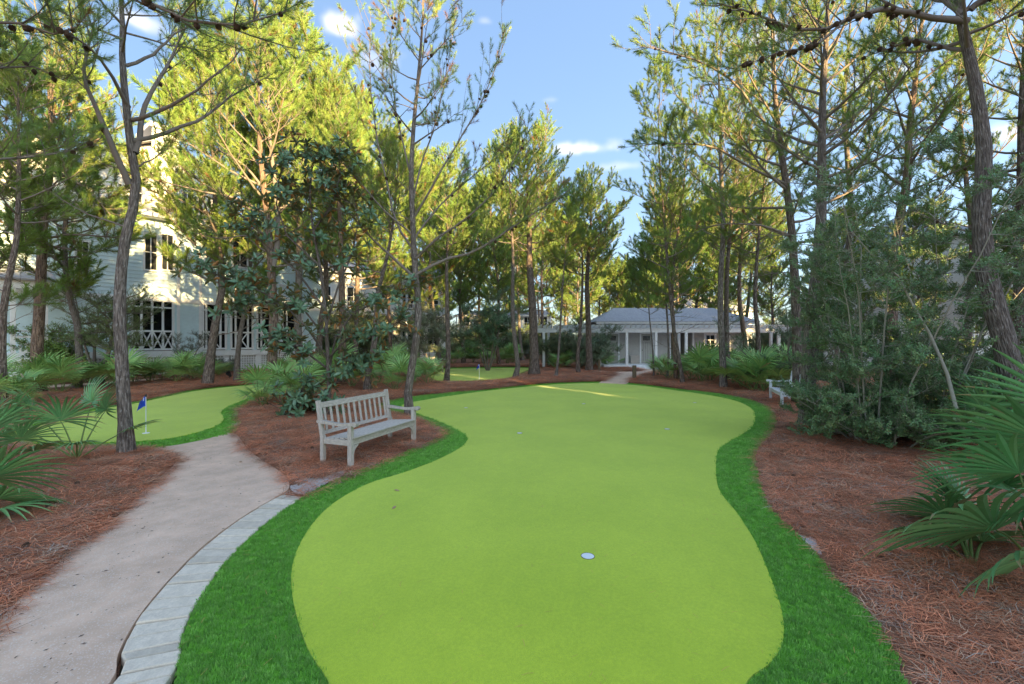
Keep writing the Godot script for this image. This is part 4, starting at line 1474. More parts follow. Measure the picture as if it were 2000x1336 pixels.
	cl.box(Vector3(u1 - 0.06, 10.0, -5.0), Vector3(0.12, 2.4, 7.0))
	part(t, "rear_wall", cl.mesh(M.aqua_paint))
	# lean-to wing with a sloped roof and gable seen past the tall trunk
	var q0: float = S.call(-40); var q1: float = S.call(152)
	var gw := MB.new()
	gw.prism(PackedVector2Array([Vector2(q0, 8.5), Vector2(q1, 8.5), Vector2(lerpf(q0, q1, 0.55), 11.2)]), 0.2, Transform3D(Basis(), Vector3(0, 0, 0.5)))
	part(t, "gable", gw.mesh(M.cream_and_sunlit_paint))  # low sunlight put into the gable's colour
	var rg := Vector3(lerpf(q0, q1, 0.55), 11.3, 0)
	roof_slope(t, Vector3(q1 + 0.4, 8.35, -6.0), Vector3(q1 + 0.4, 8.35, 1.0), rg + Vector3(0, 0, 1.0), rg + Vector3(0, 0, -6.0))
	roof_slope(t, Vector3(q0 - 0.4, 8.35, 1.0), Vector3(q0 - 0.4, 8.35, -6.0), rg + Vector3(0, 0, -6.0), rg + Vector3(0, 0, 1.0))
	trim(t, "gable_window", Vector3(S.call(36), 8.9, 0.58), Vector3(S.call(52), 9.7, 0.64), "dark_glass")
	# entry porch with crossed rail, two metres forward
	var f := 2.2
	var e0: float = facade(-60, 660, xf, f).x; var e1: float = facade(91, 660, xf, f).x
	trim(t, "porch_floor", Vector3(e0, 0.95, 0.12), Vector3(e1, 1.15, f), "white_paint")
	trim(t, "porch_skirt", Vector3(e0, 0.0, f - 0.12), Vector3(e1 - 0.05, 0.95, f - 0.02), "white_paint")
	for u in [-40, 20, 84]:
		var s: float = facade(u, 660, xf, f).x
		trim(t, "porch_post", Vector3(s, 1.15, f - 0.14), Vector3(s + 0.15, 4.0, f + 0.01), "white_paint")
	trim(t, "porch_beam", Vector3(e0, 4.0, f - 0.2), Vector3(e1 + 0.1, 4.35, f + 0.05), "white_paint")
	roof_slope(t, Vector3(e0, 4.38, f + 0.3), Vector3(e1 + 0.3, 4.38, f + 0.3), Vector3(e1 + 0.3, 5.1, 0.1), Vector3(e0, 5.1, 0.1))
	var xs: float = facade(22, 660, xf, f).x + 0.15; var xe: float = facade(84, 660, xf, f).x
	trim(t, "porch_rail", Vector3(xs, 2.2, f - 0.1), Vector3(xe, 2.3, f), "white_paint")
	trim(t, "porch_rail", Vector3(xs, 1.97, f - 0.1), Vector3(xe, 2.05, f), "white_paint")
	bar(t, "cross_brace", Vector3(xs, 1.15, f - 0.05), Vector3(xe, 1.97, f - 0.05), 0.06, 0.03, "white_paint")
	bar(t, "cross_brace", Vector3(xe, 1.15, f - 0.03), Vector3(xs, 1.97, f - 0.03), 0.06, 0.03, "white_paint")
	var mx := (xs + xe) / 2
	for e in [[-0.3, 1.35, 0.3, 1.41], [-0.3, 1.72, 0.3, 1.78], [-0.3, 1.41, -0.24, 1.72], [0.24, 1.41, 0.3, 1.72]]:
		trim(t, "rail_frame", Vector3(mx + e[0], e[1], f - 0.065), Vector3(mx + e[2], e[3], f - 0.005), "white_paint")
	trim(t, "downspout", Vector3(S.call(143), floor_y, 0.06), Vector3(S.call(145.5), 8.2, 0.14), "white_paint")

func pool_shed():
	var Z := 32.0
	var t := thing("garden_shed", "grey clapboard shed with two panelled doors under a white pergola", "shed", Vector3(0, 0, -Z))
	var X := func(u: float): return (u - 1000.0) / F * Z
	var Y := func(v: float): return EYE - (v - V0) / F * Z
	var base: float = 0.26
	var eave: float = Y.call(628)
	# block with doors
	var a0: float = X.call(1175); var a1: float = X.call(1310)
	var doors := [[X.call(1186.5), X.call(1207)], [X.call(1252), X.call(1274)]]
	var holes := []
	for d in doors: holes.append([d[0], d[1], base, Y.call(652.5)])
	siding(t, a0, a1, base, eave, 0.0, holes, 0.17, "grey_paint")
	for i in 2:
		var d: Array = doors[i]
		var top: float = Y.call(652.5)
		var m := MB.new()
		m.box(Vector3((d[0] + d[1]) / 2, (base + top) / 2, -0.03), Vector3(d[1] - d[0], top - base, 0.04))
		var door := part(t, "door", m.mesh(M.door_paint))
		trim(door, "jamb", Vector3(d[0] - 0.10, base, -0.05), Vector3(d[0], top + 0.12, 0.06), "white_paint")
		trim(door, "jamb", Vector3(d[1], base, -0.05), Vector3(d[1] + 0.10, top + 0.12, 0.06), "white_paint")
		trim(door, "head", Vector3(d[0], top, -0.05), Vector3(d[1], top + 0.12, 0.06), "white_paint")
		var w: float = d[1] - d[0]
		trim(door, "grille", Vector3(d[0] + w * 0.17, Y.call(665), -0.008), Vector3(d[0] + w * 0.80, Y.call(656), 0.0), "dark_glass", 0.0)
		for k in 6:
			var gx := lerpf(d[0] + w * 0.18, d[0] + w * 0.76, k / 5.0)
			bar(door, "grille_bar", Vector3(gx, Y.call(664.8), 0.006), Vector3(gx + 0.05, Y.call(656.2), 0.006), 0.018, 0.008, "door_paint")
		for k in 4:
			trim(door, "plank_joint", Vector3(d[0] + w * (0.2 + k * 0.2), base + 0.15, -0.012), Vector3(d[0] + w * (0.2 + k * 0.2) + 0.012, Y.call(668), -0.007), "hardware", 0.0)
		var kx: float = d[1] - 0.09 if i == 0 else d[0] + 0.09
		m = MB.new()
		m.lathe([Vector2(0, 0), Vector2(0.035, 0.0), Vector2(0.035, 0.01), Vector2(0.015, 0.02), Vector2(0.03, 0.05), Vector2(0.03, 0.07), Vector2(0, 0.08)], 12, Vector3(kx, base + 0.95, -0.01), Basis(Vector3(1, 0, 0), Vector3(0, 0, 1), Vector3(0, -1, 0)))
		part(door, "knob", m.mesh(M.hardware))
	# corner boards
	for u in [1175, 1307]: trim(t, "corner_board", Vector3(X.call(u), base, 0.0), Vector3(X.call(u) + 0.12, eave, 0.05), "white_paint")
	trim(t, "meter_plate", Vector3(X.call(1211), 1.2, 0.026), Vector3(X.call(1215), 1.45, 0.06), "door_paint")
	# block with windows
	var b0: float = X.call(1352); var b1: float = X.call(1462)
	var wh := [[X.call(1379), X.call(1395), Y.call(682), Y.call(655)], [X.call(1406), X.call(1421), Y.call(682), Y.call(655)]]
	siding(t, b0, b1, base, eave, 0.0, wh, 0.17, "grey_paint")
	for w in wh: window(t, w[0], w[1], w[2], w[3], 0.0, 2, 3, "dark_glass", 0.16, "white_paint")
	trim(t, "corner_board", Vector3(b0, base, 0.0), Vector3(b0 + 0.12, eave, 0.05), "white_paint")
	trim(t, "corner_board", Vector3(b1 - 0.12, base, 0.0), Vector3(b1, eave, 0.05), "white_paint")
	# passage between the blocks, rear walls
	var rw := MB.new()
	for e in [[a0, a1], [b0, b1]]:
		rw.box(Vector3((e[0] + e[1]) / 2, 1.6, -5.0), Vector3(e[1] - e[0], 3.2, 0.1))
		rw.box(Vector3(e[0] + 0.05, 1.6, -2.55), Vector3(0.1, 3.2, 4.8))
		rw.box(Vector3(e[1] - 0.05, 1.6, -2.55), Vector3(0.1, 3.2, 4.8))
	part(t, "rear_wall", rw.mesh(M.grey_paint))
	# roof
	var rl: float = a0 - 0.5; var rr: float = b1 + 0.5
	var ridge: float = Y.call(598)
	roof_slope(t, Vector3(rl, eave, 0.6), Vector3(rr, eave, 0.6), Vector3(rr - 2.0, ridge + 0.05, -2.5), Vector3(rl + 2.0, ridge + 0.05, -2.5))
	roof_slope(t, Vector3(rr, eave, -5.6), Vector3(rl, eave, -5.6), Vector3(rl + 2.0, ridge + 0.05, -2.5), Vector3(rr - 2.0, ridge + 0.05, -2.5))
	var hip := MB.new()
	hip.flat(Vector3(rl, eave, -5.6), Vector3(rl, eave, 0.6), Vector3(rl + 2.0, ridge + 0.06, -2.5))
	hip.flat(Vector3(rr, eave, 0.6), Vector3(rr, eave, -5.6), Vector3(rr - 2.0, ridge + 0.06, -2.5))
	part(t, "roof_hip", hip.mesh(M.shingle))
	trim(t, "fascia", Vector3(rl, eave - 0.2, 0.5), Vector3(rr, eave - 0.03, 0.58), "grey_paint")
	trim(t, "soffit", Vector3(rl, eave - 0.1, 0.0), Vector3(rr, eave - 0.04, 0.5), "grey_paint")
	# deck
	trim(t, "deck", Vector3(X.call(1165), 0.02, 0.05), Vector3(X.call(1330), base, 2.6), "white_paint", 0.01)
	trim(t, "deck_step", Vector3(X.call(1205), 0.0, 2.62), Vector3(X.call(1300), 0.12, 3.0), "white_paint", 0.01)

func pergola():
	var Z := 29.6
	var t := thing("pergola", "long white pergola with scalloped rafter tails in front of the grey shed", "pergola", Vector3(0, 0, -Z))
	var X := func(u: float): return (u - 1000.0) / F * Z
	var Y := func(v: float): return EYE - (v - V0) / F * Z
	var l: float = X.call(1052); var r: float = X.call(1545)
	var yb: float = Y.call(649); var yt: float = Y.call(641)
	trim(t, "beam", Vector3(l, yb, -0.06), Vector3(r, yt, 0.06), "white_paint", 0.01)
	trim(t, "beam", Vector3(l, yb, -1.9), Vector3(r, yt, -1.78), "white_paint", 0.01)
	var o := PackedVector2Array([Vector2(-2.3, 0.0), Vector2(0.25, 0.0), Vector2(0.45, 0.06), Vector2(0.62, 0.16), Vector2(0.62, 0.22), Vector2(-2.3, 0.22)])
	var b := MB.new()
	b.prism(o, 0.07, Transform3D(Basis(Vector3(0, 0, 1), Vector3.UP, Vector3(-1, 0, 0)), Vector3.ZERO))
	var raf := b.mesh(M.white_paint)
	var n := 49
	for i in n:
		part(t, "rafter", raf, Transform3D(Basis(), Vector3(lerpf(l + 0.15, r - 0.15, float(i) / (n - 1)), yt + 0.002, 0)))
	for u in [1062, 1076, 1171, 1224, 1281, 1340, 1346, 1458, 1521, 1537]:
		var x: float = X.call(u)
		var zz := 0.0 if u not in [1076, 1346, 1537] else -1.84
		trim(t, "post", Vector3(x - 0.085, 0.0, zz - 0.085), Vector3(x + 0.085, yb, zz + 0.085), "white_paint", 0.01)

func slatted_bin():
	var Z := 31.3
	var t := thing("slatted_bin", "low grey slatted box against the shed between its doors", "bin", P(1239, 668, Z) * Vector3(1, 0, 1) + Vector3(0, 0.262, 0))
	var b := MB.new()
	b.cbox(Vector3.ZERO + Vector3(0, 0.28, 0), Vector3(0.60, 0.50, 0.38), 0.01)
	part(t, "body", b.mesh(M.grey_paint))
	b = MB.new()
	b.cbox(Vector3(0, 0.27, 0), Vector3(0.07, 0.54, 0.02), 0.004)
	var sl := b.mesh(M.weathered_teak)
	for i in 7: part(t, "slat", sl, Transform3D(Basis(), Vector3(-0.27 + i * 0.09, 0.0, 0.202)))
	b = MB.new()
	b.cbox(Vector3(0, 0.555, 0), Vector3(0.68, 0.04, 0.46), 0.008)
	part(t, "lid", b.mesh(M.weathered_teak))

func plain_house(label: String, O: Vector3, d: Vector3, w: float, dep: float, h: float, roof_h: float, paint_: String, floors: int, ncol: int, bal := false):
	# gabled house block, local x along the facade, +z its outward side
	var t := thing("house", label, "house")
	var N := d.cross(Vector3.UP).normalized()
	if N.dot(-O) < 0: d = -d; N = -N
	t.transform = Transform3D(Basis(d, Vector3.UP, N), O)
	var holes := []
	var fh := (h - 0.7) / floors
	for f in floors:
		for i in ncol:
			var x := -w / 2 + w * (i + 0.5) / ncol
			holes.append([x - 0.5, x + 0.5, 0.7 + f * fh + 0.75, 0.7 + f * fh + 2.35])
	siding(t, -w / 2, w / 2, 0.0, h, 0.0, holes, 0.22, paint_)
	for q in holes: window(t, q[0], q[1], q[2], q[3], 0.0, 2, 2)
	var cl := MB.new()
	cl.box(Vector3(-w / 2 + 0.06, h / 2, -dep / 2 - 0.1), Vector3(0.12, h, dep - 0.1))
	cl.box(Vector3(w / 2 - 0.06, h / 2, -dep / 2 - 0.1), Vector3(0.12, h, dep - 0.1))
	cl.box(Vector3(0, h / 2, -dep), Vector3(w, h, 0.12))
	cl.box(Vector3(0, h - 0.1, -dep / 2), Vector3(w - 0.3, 0.12, dep - 0.3))
	part(t, "rear_wall", cl.mesh(M[paint_]))
	for s in [-w / 2, w / 2 - 0.14]: trim(t, "corner_board", Vector3(s, 0.0, 0.0), Vector3(s + 0.14, h, 0.055), "white_paint")
	trim(t, "eave", Vector3(-w / 2 - 0.5, h, -0.2), Vector3(w / 2 + 0.5, h + 0.18, 0.6), "white_paint")
	roof_slope(t, Vector3(-w / 2 - 0.5, h + 0.2, 0.6), Vector3(w / 2 + 0.5, h + 0.2, 0.6), Vector3(w / 2 + 0.5 - roof_h * 0.8, h + roof_h, -dep / 2), Vector3(-w / 2 - 0.5 + roof_h * 0.8, h + roof_h, -dep / 2))
	roof_slope(t, Vector3(w / 2 + 0.5, h + 0.2, -dep - 0.6), Vector3(-w / 2 - 0.5, h + 0.2, -dep - 0.6), Vector3(-w / 2 - 0.5 + roof_h * 0.8, h + roof_h, -dep / 2), Vector3(w / 2 + 0.5 - roof_h * 0.8, h + roof_h, -dep / 2))
	var hip := MB.new()
	for s in [-1.0, 1.0]:
		var e := Vector3(s * (w / 2 + 0.5), h + 0.2, 0.6); var f2 := Vector3(s * (w / 2 + 0.5), h + 0.2, -dep - 0.6); var r := Vector3(s * (w / 2 + 0.5 - roof_h * 0.8), h + roof_h, -dep / 2)
		if s > 0: hip.flat(e, f2, r)
		else: hip.flat(f2, e, r)
	part(t, "roof_hip", hip.mesh(M.shingle))
	if bal:
		var y := 0.7 + fh
		trim(t, "balcony_floor", Vector3(-w / 2, y - 0.15, 0.06), Vector3(w / 2, y + 0.05, 1.6), "white_paint")
		trim(t, "balcony_rail", Vector3(-w / 2, y + 0.95, 1.5), Vector3(w / 2, y + 1.03, 1.58), "white_paint")
		trim(t, "balcony_rail", Vector3(-w / 2, y + 0.15, 1.51), Vector3(w / 2, y + 0.2, 1.57), "white_paint")
		var bl := MB.new(); bl.box(Vector3(0, y + 0.575, 1.54), Vector3(0.035, 0.75, 0.035))
		var bm := bl.mesh(M.white_paint)
		for i in int(w / 0.15): part(t, "baluster", bm, Transform3D(Basis(), Vector3(-w / 2 + 0.075 + i * 0.15, 0, 0)))
		for i in 4:
			var x := lerpf(-w / 2, w / 2 - 0.18, i / 3.0)
			trim(t, "column", Vector3(x, 0.0, 1.42), Vector3(x + 0.18, y - 0.15, 1.59), "white_paint")
			trim(t, "column", Vector3(x + 0.01, y + 0.05, 1.43), Vector3(x + 0.17, h - 0.1, 1.585), "white_paint")
	return t

# ------------------------------------------------------------------ sky
# Clear evening sky by single scattering (Rayleigh and Mie, the formula of Godot's physical sky) with small fair-weather clouds.
func sky_radiance(e: Vector3, sun: Vector3) -> Vector3:
	var ray := Vector3(0.0733, 0.1364, 0.3185) * 1.0e-4 * 1.1
	var mie := Vector3(0.434, 0.490, 0.624) * (12.0 * 0.005 * 0.000434)
	var zen := maxf(0.0, e.y)
	var path := 1.0 / (zen + 0.15 * pow(3.885 + 54.5 * zen, -1.253))
	var c := e.dot(sun)
	var g := 0.76
	var pr := 3.0 / (16.0 * PI) * (1.0 + pow(c * 0.5 + 0.5, 2.0))
	var pm := 0.0795774715 * (1.0 - g * g) / pow(1.0 + g * g - 2.0 * g * c, 1.5)
	var r := Vector3.ZERO
	for i in 3:
		var left := exp(-(ray[i] * 8.4e3 + mie[i] * 1.25e3) * path)
		var share := (ray[i] * pr + mie[i] * pm) / (ray[i] + mie[i])
		r[i] = pow(share * (1.0 - left), 0.64) * pow(share * left, 0.10)
	return r

func make_sky(sun: Vector3) -> Sky:
	var W := 1536
	var H := 768
	var nz := FastNoiseLite.new(); nz.seed = 71; nz.frequency = 3.2; nz.fractal_octaves = 5
	# clouds: [direction, half width, half height, strength]
	var blobs := []
	for c in [[672, 55, 46, 34, 1.0], [735, 120, 62, 30, 0.6], [1130, 291, 92, 20, 0.95], [1215, 325, 48, 11, 0.6], [262, 38, 46, 30, 0.9], [1985, 262, 46, 30, 0.9], [1510, 62, 60, 30, 0.9], [948, 41, 16, 6, 0.5], [1075, 196, 20, 6, 0.35], [60, 150, 50, 22, 0.8], [560, 8, 45, 16, 0.7], [1720, 150, 60, 26, 0.8]]:
		var d := Vector3((c[0] - 1000) / F, -(c[1] - V0) / F, -1)
		blobs.append([d.normalized(), c[2] / F / d.length(), c[3] / F / d.length(), c[4]])
	rng.seed = 400
	for i in 110:  # clouds out of view, added to brighten and neutralise the skylight
		var az := rng.randf() * TAU
		var el := asin(rng.randf_range(0.12, 0.98))
		var d := Vector3(cos(az) * cos(el), sin(el), sin(az) * cos(el))
		if d.z < -0.1 and absf(d.x / d.z) < 1.25 and absf(d.y / d.z) < 0.85: continue
		var w := rng.randf_range(0.05, 0.13)
		blobs.append([d, w, w * rng.randf_range(0.3, 0.6), rng.randf_range(0.6, 1.0)])
	var dens := PackedFloat32Array()
	dens.resize(W * H)
	for b in blobs:
		var d: Vector3 = b[0]
		var right_ := d.cross(Vector3.UP).normalized()
		var up := right_.cross(d).normalized()
		var cu: float = fposmod(atan2(d.x, -d.z) / TAU, 1.0) * W
		var cvv := acos(d.y) / PI * H
		var ru: int = int(b[1] * 2.2 / TAU * W / maxf(0.12, sqrt(1 - d.y * d.y))) + 3
		var rv: int = int(b[2] * 2.6 / PI * H) + 3
		for y in range(maxi(0, int(cvv) - rv), mini(H, int(cvv) + rv)):
			for x in range(int(cu) - ru, int(cu) + ru):
				var th_ := (y + 0.5) / H * PI
				var ph := (x + 0.5) / W * TAU
				var e := Vector3(sin(ph) * sin(th_), cos(th_), -cos(ph) * sin(th_))
				var q := Vector2(e.dot(right_) / b[1], e.dot(up) / b[2])
				if e.dot(d) < 0: continue
				if q.y < 0: q.y *= 1.5
				var n := nz.get_noise_3dv(e * 6.0) * 0.55
				var a: float = clampf((1.0 - q.length() + n) * 1.5, 0, 1) * b[3]
				if a <= 0: continue
				a = a * a * (3 - 2 * a) if b[3] > 0.7 else a * 0.7
				var at := y * W + posmod(x, W)
				dens[at] = maxf(dens[at], a)
	# brightness set by the clear sky opposite the sun, half way up the picture's sky
	var k: float = SKY_LEVEL / sky_radiance(Vector3(0.1, 0.6, -1).normalized(), sun).y
	var data := PackedFloat32Array()
	data.resize(W * H * 3)
	var at := 0
	for y in H:
		var th_ := (y + 0.5) / H * PI
		var sy := sin(th_); var cy := cos(th_)
		for x in W:
			var r := Vector3(0.06, 0.05, 0.04)
			if cy > -0.02:
				var ph := (x + 0.5) / W * TAU
				var e := Vector3(sin(ph) * sy, maxf(cy, 0.0), -cos(ph) * sy)
				r = sky_radiance(e, sun) * k * SKY_TINT
				var dd := dens[y * W + x]
				if dd > 0: r = r.lerp(r * 0.35 + CLOUD, dd * 0.92)
			data[at] = r.x; data[at + 1] = r.y; data[at + 2] = r.z
			at += 3
	var im := Image.create_from_data(W, H, false, Image.FORMAT_RGBF, data.to_byte_array())
	var m := PanoramaSkyMaterial.new()
	m.panorama = ImageTexture.create_from_image(im)
	m.energy_multiplier = 1.0
	var s := Sky.new()
	s.sky_material = m
	return s

const SKY_LEVEL := 0.28
const SKY_TINT := Vector3(0.97, 1.0, 0.985)
const CLOUD := Vector3(0.50, 0.47, 0.46)

func _ready():
	# --- camera
	var cam := Camera3D.new()
	cam.name = "camera"
	cam.position = Vector3(0, EYE, 0)
	cam.fov = rad_to_deg(2.0 * atan(V0 / F))
	cam.far = 900.0
	cam.near = 0.05
	add_child(cam)
	cam.current = true
	# --- sky, exposure
	var toward := Vector3(0.57, 0.0, 0.82).normalized() * cos(deg_to_rad(9.5)) + Vector3(0, sin(deg_to_rad(9.5)), 0)     # to the low sun behind the shoulder
	var env := Environment.new()
	env.background_mode = Environment.BG_SKY
	env.sky = make_sky(toward)
	env.background_energy_multiplier = 0.46
	env.tonemap_mode = Environment.TONE_MAPPER_LINEAR
	env.tonemap_exposure = 4.95
	env.sdfgi_enabled = true
	env.ssao_enabled = true
	env.ssil_enabled = true
	var we := WorldEnvironment.new()
	we.name = "world_environment"
	we.environment = env
	add_child(we)
	# --- low warm sun from behind, over the shoulder
	var sun := DirectionalLight3D.new()
	sun.name = "sun"
	sun.basis = Basis.looking_at(-toward, Vector3.UP)
	sun.light_color = Color(1.0, 0.86, 0.60)
	sun.light_energy = 1.6
	sun.light_angular_distance = 0.5
	sun.shadow_enabled = true
	add_child(sun)

	make_materials()
	make_shared()
	make_ground()
	make_buildings()
	make_trees()
	make_undergrowth()
	make_objects()
	print("copies ", copy_total)

func make_buildings():
	aqua_cottage()
	pool_shed()
	pergola()
	plain_house("white house with railed balcony behind the thick leaning pine", P(1968, 668, 27) * Vector3(1, 0, 1), Vector3(0.93, 0, -0.37), 9.0, 8.0, 8.0, 2.2, "cream_and_sunlit_paint", 2, 4, true)
	plain_house("white two storey house with railings half hidden behind the magnolia", P(745, 668, 40) * Vector3(1, 0, 1), Vector3(0.9, 0, -0.43), 12.0, 8.0, 7.8, 2.4, "cream_and_sunlit_paint", 2, 5, true)
	plain_house("pale distant house glimpsed between trunks past the pergola", P(985, 668, 66) * Vector3(1, 0, 1), Vector3(1, 0, 0.1), 14.0, 8.0, 5.6, 1.2, "cream_and_sunlit_paint", 2, 6, true)
	plain_house("cream distant house in the woods behind the shed roof", P(1390, 668, 66) * Vector3(1, 0, 1), Vector3(1, 0, -0.15), 13.0, 8.0, 6.5, 2.4, "cream_and_sunlit_paint", 2, 5)
	# unseen houses added behind the camera to keep the low sun off the ground
	var s := Vector3(0.57, 0, 0.82).normalized()
	var p := Vector3(0.82, 0, -0.57).normalized()
	plain_house("unseen tall pale house added to shade the greens", s * 23.0 + p * 0.9, p, 20.0, 9.0, 11.2, 2.5, "cream_and_sunlit_paint", 3, 6)
	plain_house("unseen tall aqua house added beside the pale one to block sun", s * 25.5 + p * 20.5, p, 18.6, 9.0, 11.4, 2.5, "aqua_paint", 3, 6)
	plain_house("unseen tall white house added at the row end to block sun", s * 25.0 + p * 41.0, p, 18.6, 9.0, 11.2, 2.4, "cream_and_sunlit_paint", 3, 6)

func make_trees():
	var z := 0.0
	var b := Vector3.ZERO
	# --- the pine by the path, traced
	b = GG(247, 893); z = -b.z
	pine({"label": "slim grey pine with bare forking limbs beside the concrete path", "at": b, "seed": 1, "kind": "near", "r0": 0.094, "bark": 1,
		"trunk": px_trunk(b, [[241, 760], [238, 620], [243, 490], [258, 400], [262, 340], [254, 270], [249, 190], [240, 110], [235, 30], [228, -80], [224, -190]], z, 0.04),
		"live": 6.2, "n": 18, "reach": 2.0, "dead": 3, "leaf": 0.8, "cones": 0.3,
		"limbs": [
			[limb_px(b, [[252, 360, z], [228, 310, z - 0.2], [205, 250, z - 0.35], [182, 200, z - 0.4], [163, 150, z - 0.5], [172, 95, z - 0.5], [185, 40, z - 0.6]]), 0.05, 0.25, 3, 0.55],
			[limb_px(b, [[262, 300, z], [272, 270, z + 0.1], [280, 215, z + 0.2], [305, 165, z + 0.4], [345, 95, z + 0.7], [365, 30, z + 0.9]]), 0.045, 0.5, 3, 0.5],
			[limb_px(b, [[258, 275, z], [320, 262, z + 0.3], [390, 232, z + 0.5], [450, 190, z + 0.8], [520, 150, z + 1.0]]), 0.036, 0.35, 2, 0.4],
			[limb_px(b, [[254, 235, z], [300, 222, z - 0.2], [370, 185, z - 0.3], [440, 130, z - 0.3], [470, 95, z - 0.3]]), 0.034, 0.0, 0],
			[limb_px(b, [[247, 130, z], [300, 105, z + 0.2], [330, 75, z + 0.3], [400, 30, z + 0.4]]), 0.028, 0.3, 0, 0.5],
			[limb_px(b, [[252, 210, z], [200, 120, z - 0.6], [140, 70, z - 1.0], [60, 40, z - 1.4]]), 0.03, 0.5, 4, 0.4],
			[limb_px(b, [[258, 330, z], [290, 315, z + 0.1], [330, 290, z + 0.2]]), 0.018, 0.6, 0, 0.4]]})
	# --- stout pine at the mid left, reddish
	b = GG(75, 767); z = -b.z
	pine({"label": "stout reddish pine rising through palmettos before the entry porch", "at": b, "seed": 2, "kind": "mid", "r0": 0.18, "bark": 2,
		"trunk": px_trunk(b, [[72, 700], [82, 570], [87, 430], [93, 350], [98, 290], [101, 220], [99, 140], [95, 50], [92, -60]], z, 0.05),
		"live": 4.6, "n": 38, "reach": 2.8, "dead": 10, "leaf": 0.8, "cones": 0.3,
		"limbs": [[limb_px(b, [[90, 465, z], [140, 458, z], [200, 462, z - 0.3], [262, 470, z - 0.5]]), 0.045, 0.5, 0, 0.5], [limb_px(b, [[90, 480, z], [130, 485, z], [180, 495, z - 0.4]]), 0.04, 1.0, 0, 0.4], [limb_px(b, [[98, 330, z], [140, 350, z - 0.5], [180, 380, z - 0.8], [215, 420, z - 1.0]]), 0.045, 0.8, 0, 0.4], [limb_px(b, [[100, 300, z], [40, 310, z - 0.8], [-20, 315, z - 1.2]]), 0.05, 0.9, 2, 0.3]]})
	b = P(6, 668, 12.0) * Vector3(1, 0, 1)
	pine({"label": "thin curved pine in front of the cottage entry porch", "at": b, "seed": 3, "kind": "mid", "r0": 0.10, "bark": 0,
		"trunk": px_trunk(b, [[4, 690], [10, 610], [20, 540], [29, 470], [32, 400], [38, 310], [40, 220], [36, 120]], 12.0, 0.05), "live": 4.6, "n": 22, "reach": 2.0, "dead": 7, "leaf": 0.9})
	# --- twin pine behind the magnolia
	b = GG(527, 772); z = -b.z
	pine({"label": "twin stemmed dark pine rising behind the magnolia", "at": b, "seed": 5, "kind": "mid", "r0": 0.17, "bark": 2,
		"trunk": px_trunk(b, [[532, 690], [536, 620], [531, 550], [527, 490], [522, 440], [516, 370], [510, 300], [505, 200], [500, 90]], z, 0.04),
		"live": 4.2, "n": 36, "reach": 2.9, "dead": 12, "leaf": 0.8, "cones": 0.3,
		"limbs": [[limb_px(b, [[532, 520, z], [543, 460, z + 0.2], [540, 380, z + 0.2], [530, 300, z + 0.2], [524, 200, z + 0.3], [530, 90, z + 0.3]]), 0.10, 0.9, 2, 0.5],
			[limb_px(b, [[520, 420, z], [470, 390, z - 0.3], [400, 375, z - 0.8], [340, 360, z - 1.2], [300, 350, z - 1.4]]), 0.05, 0.6, 1, 0.3],
			[limb_px(b, [[515, 370, z], [480, 325, z - 0.2], [420, 290, z - 0.4], [350, 270, z - 0.6]]), 0.045, 0.7, 2, 0.3],
			[limb_px(b, [[530, 470, z], [480, 460, z - 0.5], [430, 465, z - 0.8], [380, 455, z - 1.0]]), 0.04, 0.5, 0, 0.4]]})
	# --- the pine behind the bench, wide low limbs and a sparse cone-laden top
	b = GG(800, 812); z = -b.z
	pine({"label": "grey pine behind the bench with wide limbs and sparse top full of cones", "at": b, "seed": 6, "kind": "near", "r0": 0.098, "bark": 1,
		"trunk": px_trunk(b, [[797, 760], [810, 690], [818, 620], [813, 550], [808, 500], [806, 420], [804, 340], [808, 250], [815, 160], [822, 80], [828, 0], [832, -60]], z, 0.05),
		"live": 6.4, "n": 20, "reach": 1.6, "dead": 10, "leaf": 0.35, "cones": 1.0, "brown": 0.14,
		"limbs": [
			[limb_px(b, [[812, 545, z], [770, 505, z - 0.1], [725, 465, z - 0.2], [690, 425, z - 0.3], [650, 380, z - 0.4]]), 0.042, 0.9, 0, 0.25],
			[limb_px(b, [[815, 535, z], [865, 508, z + 0.1], [925, 492, z + 0.2], [985, 455, z + 0.3], [1060, 405, z + 0.5], [1110, 375, z + 0.6]]), 0.045, 0.85, 10, 0.25],
			[limb_px(b, [[812, 505, z], [850, 468, z - 0.2], [900, 435, z - 0.4], [960, 380, z - 0.6], [1000, 320, z - 0.7], [1035, 250, z - 0.8]]), 0.036, 0.9, 12, 0.25],
			[limb_px(b, [[808, 490, z], [775, 440, z + 0.3], [760, 380, z + 0.4], [745, 310, z + 0.5], [730, 230, z + 0.6], [722, 130, z + 0.7], [725, 30, z + 0.7]]), 0.032, 0.4, 9, 0.4],
			[limb_px(b, [[806, 430, z], [840, 370, z - 0.3], [880, 300, z - 0.4], [930, 220, z - 0.4], [965, 140, z - 0.4], [990, 70, z - 0.4]]), 0.03, 0.3, 12, 0.4],
			[limb_px(b, [[806, 400, z], [820, 330, z + 0.3], [850, 240, z + 0.5], [870, 150, z + 0.5], [885, 60, z + 0.5]]), 0.028, 0.3, 12, 0.35],
			[limb_px(b, [[804, 350, z], [785, 270, z], [770, 190, z - 0.1], [762, 100, z - 0.1], [770, 20, z]]), 0.025, 0.25, 10, 0.4],
			[limb_px(b, [[806, 470, z], [860, 400, z + 0.4], [930, 340, z + 0.8], [1000, 280, z + 1.0]]), 0.028, 1.2, 3, 0.2],
			[limb_px(b, [[806, 460, z], [740, 400, z - 0.4], [690, 340, z - 0.5], [640, 290, z - 0.5]]), 0.028, 1.0, 3, 0.2]]})
	# --- off to the side: a pine whose limbs hang into the corner of the view
	b = Vector3(-8.2, -0.02, -4.2)
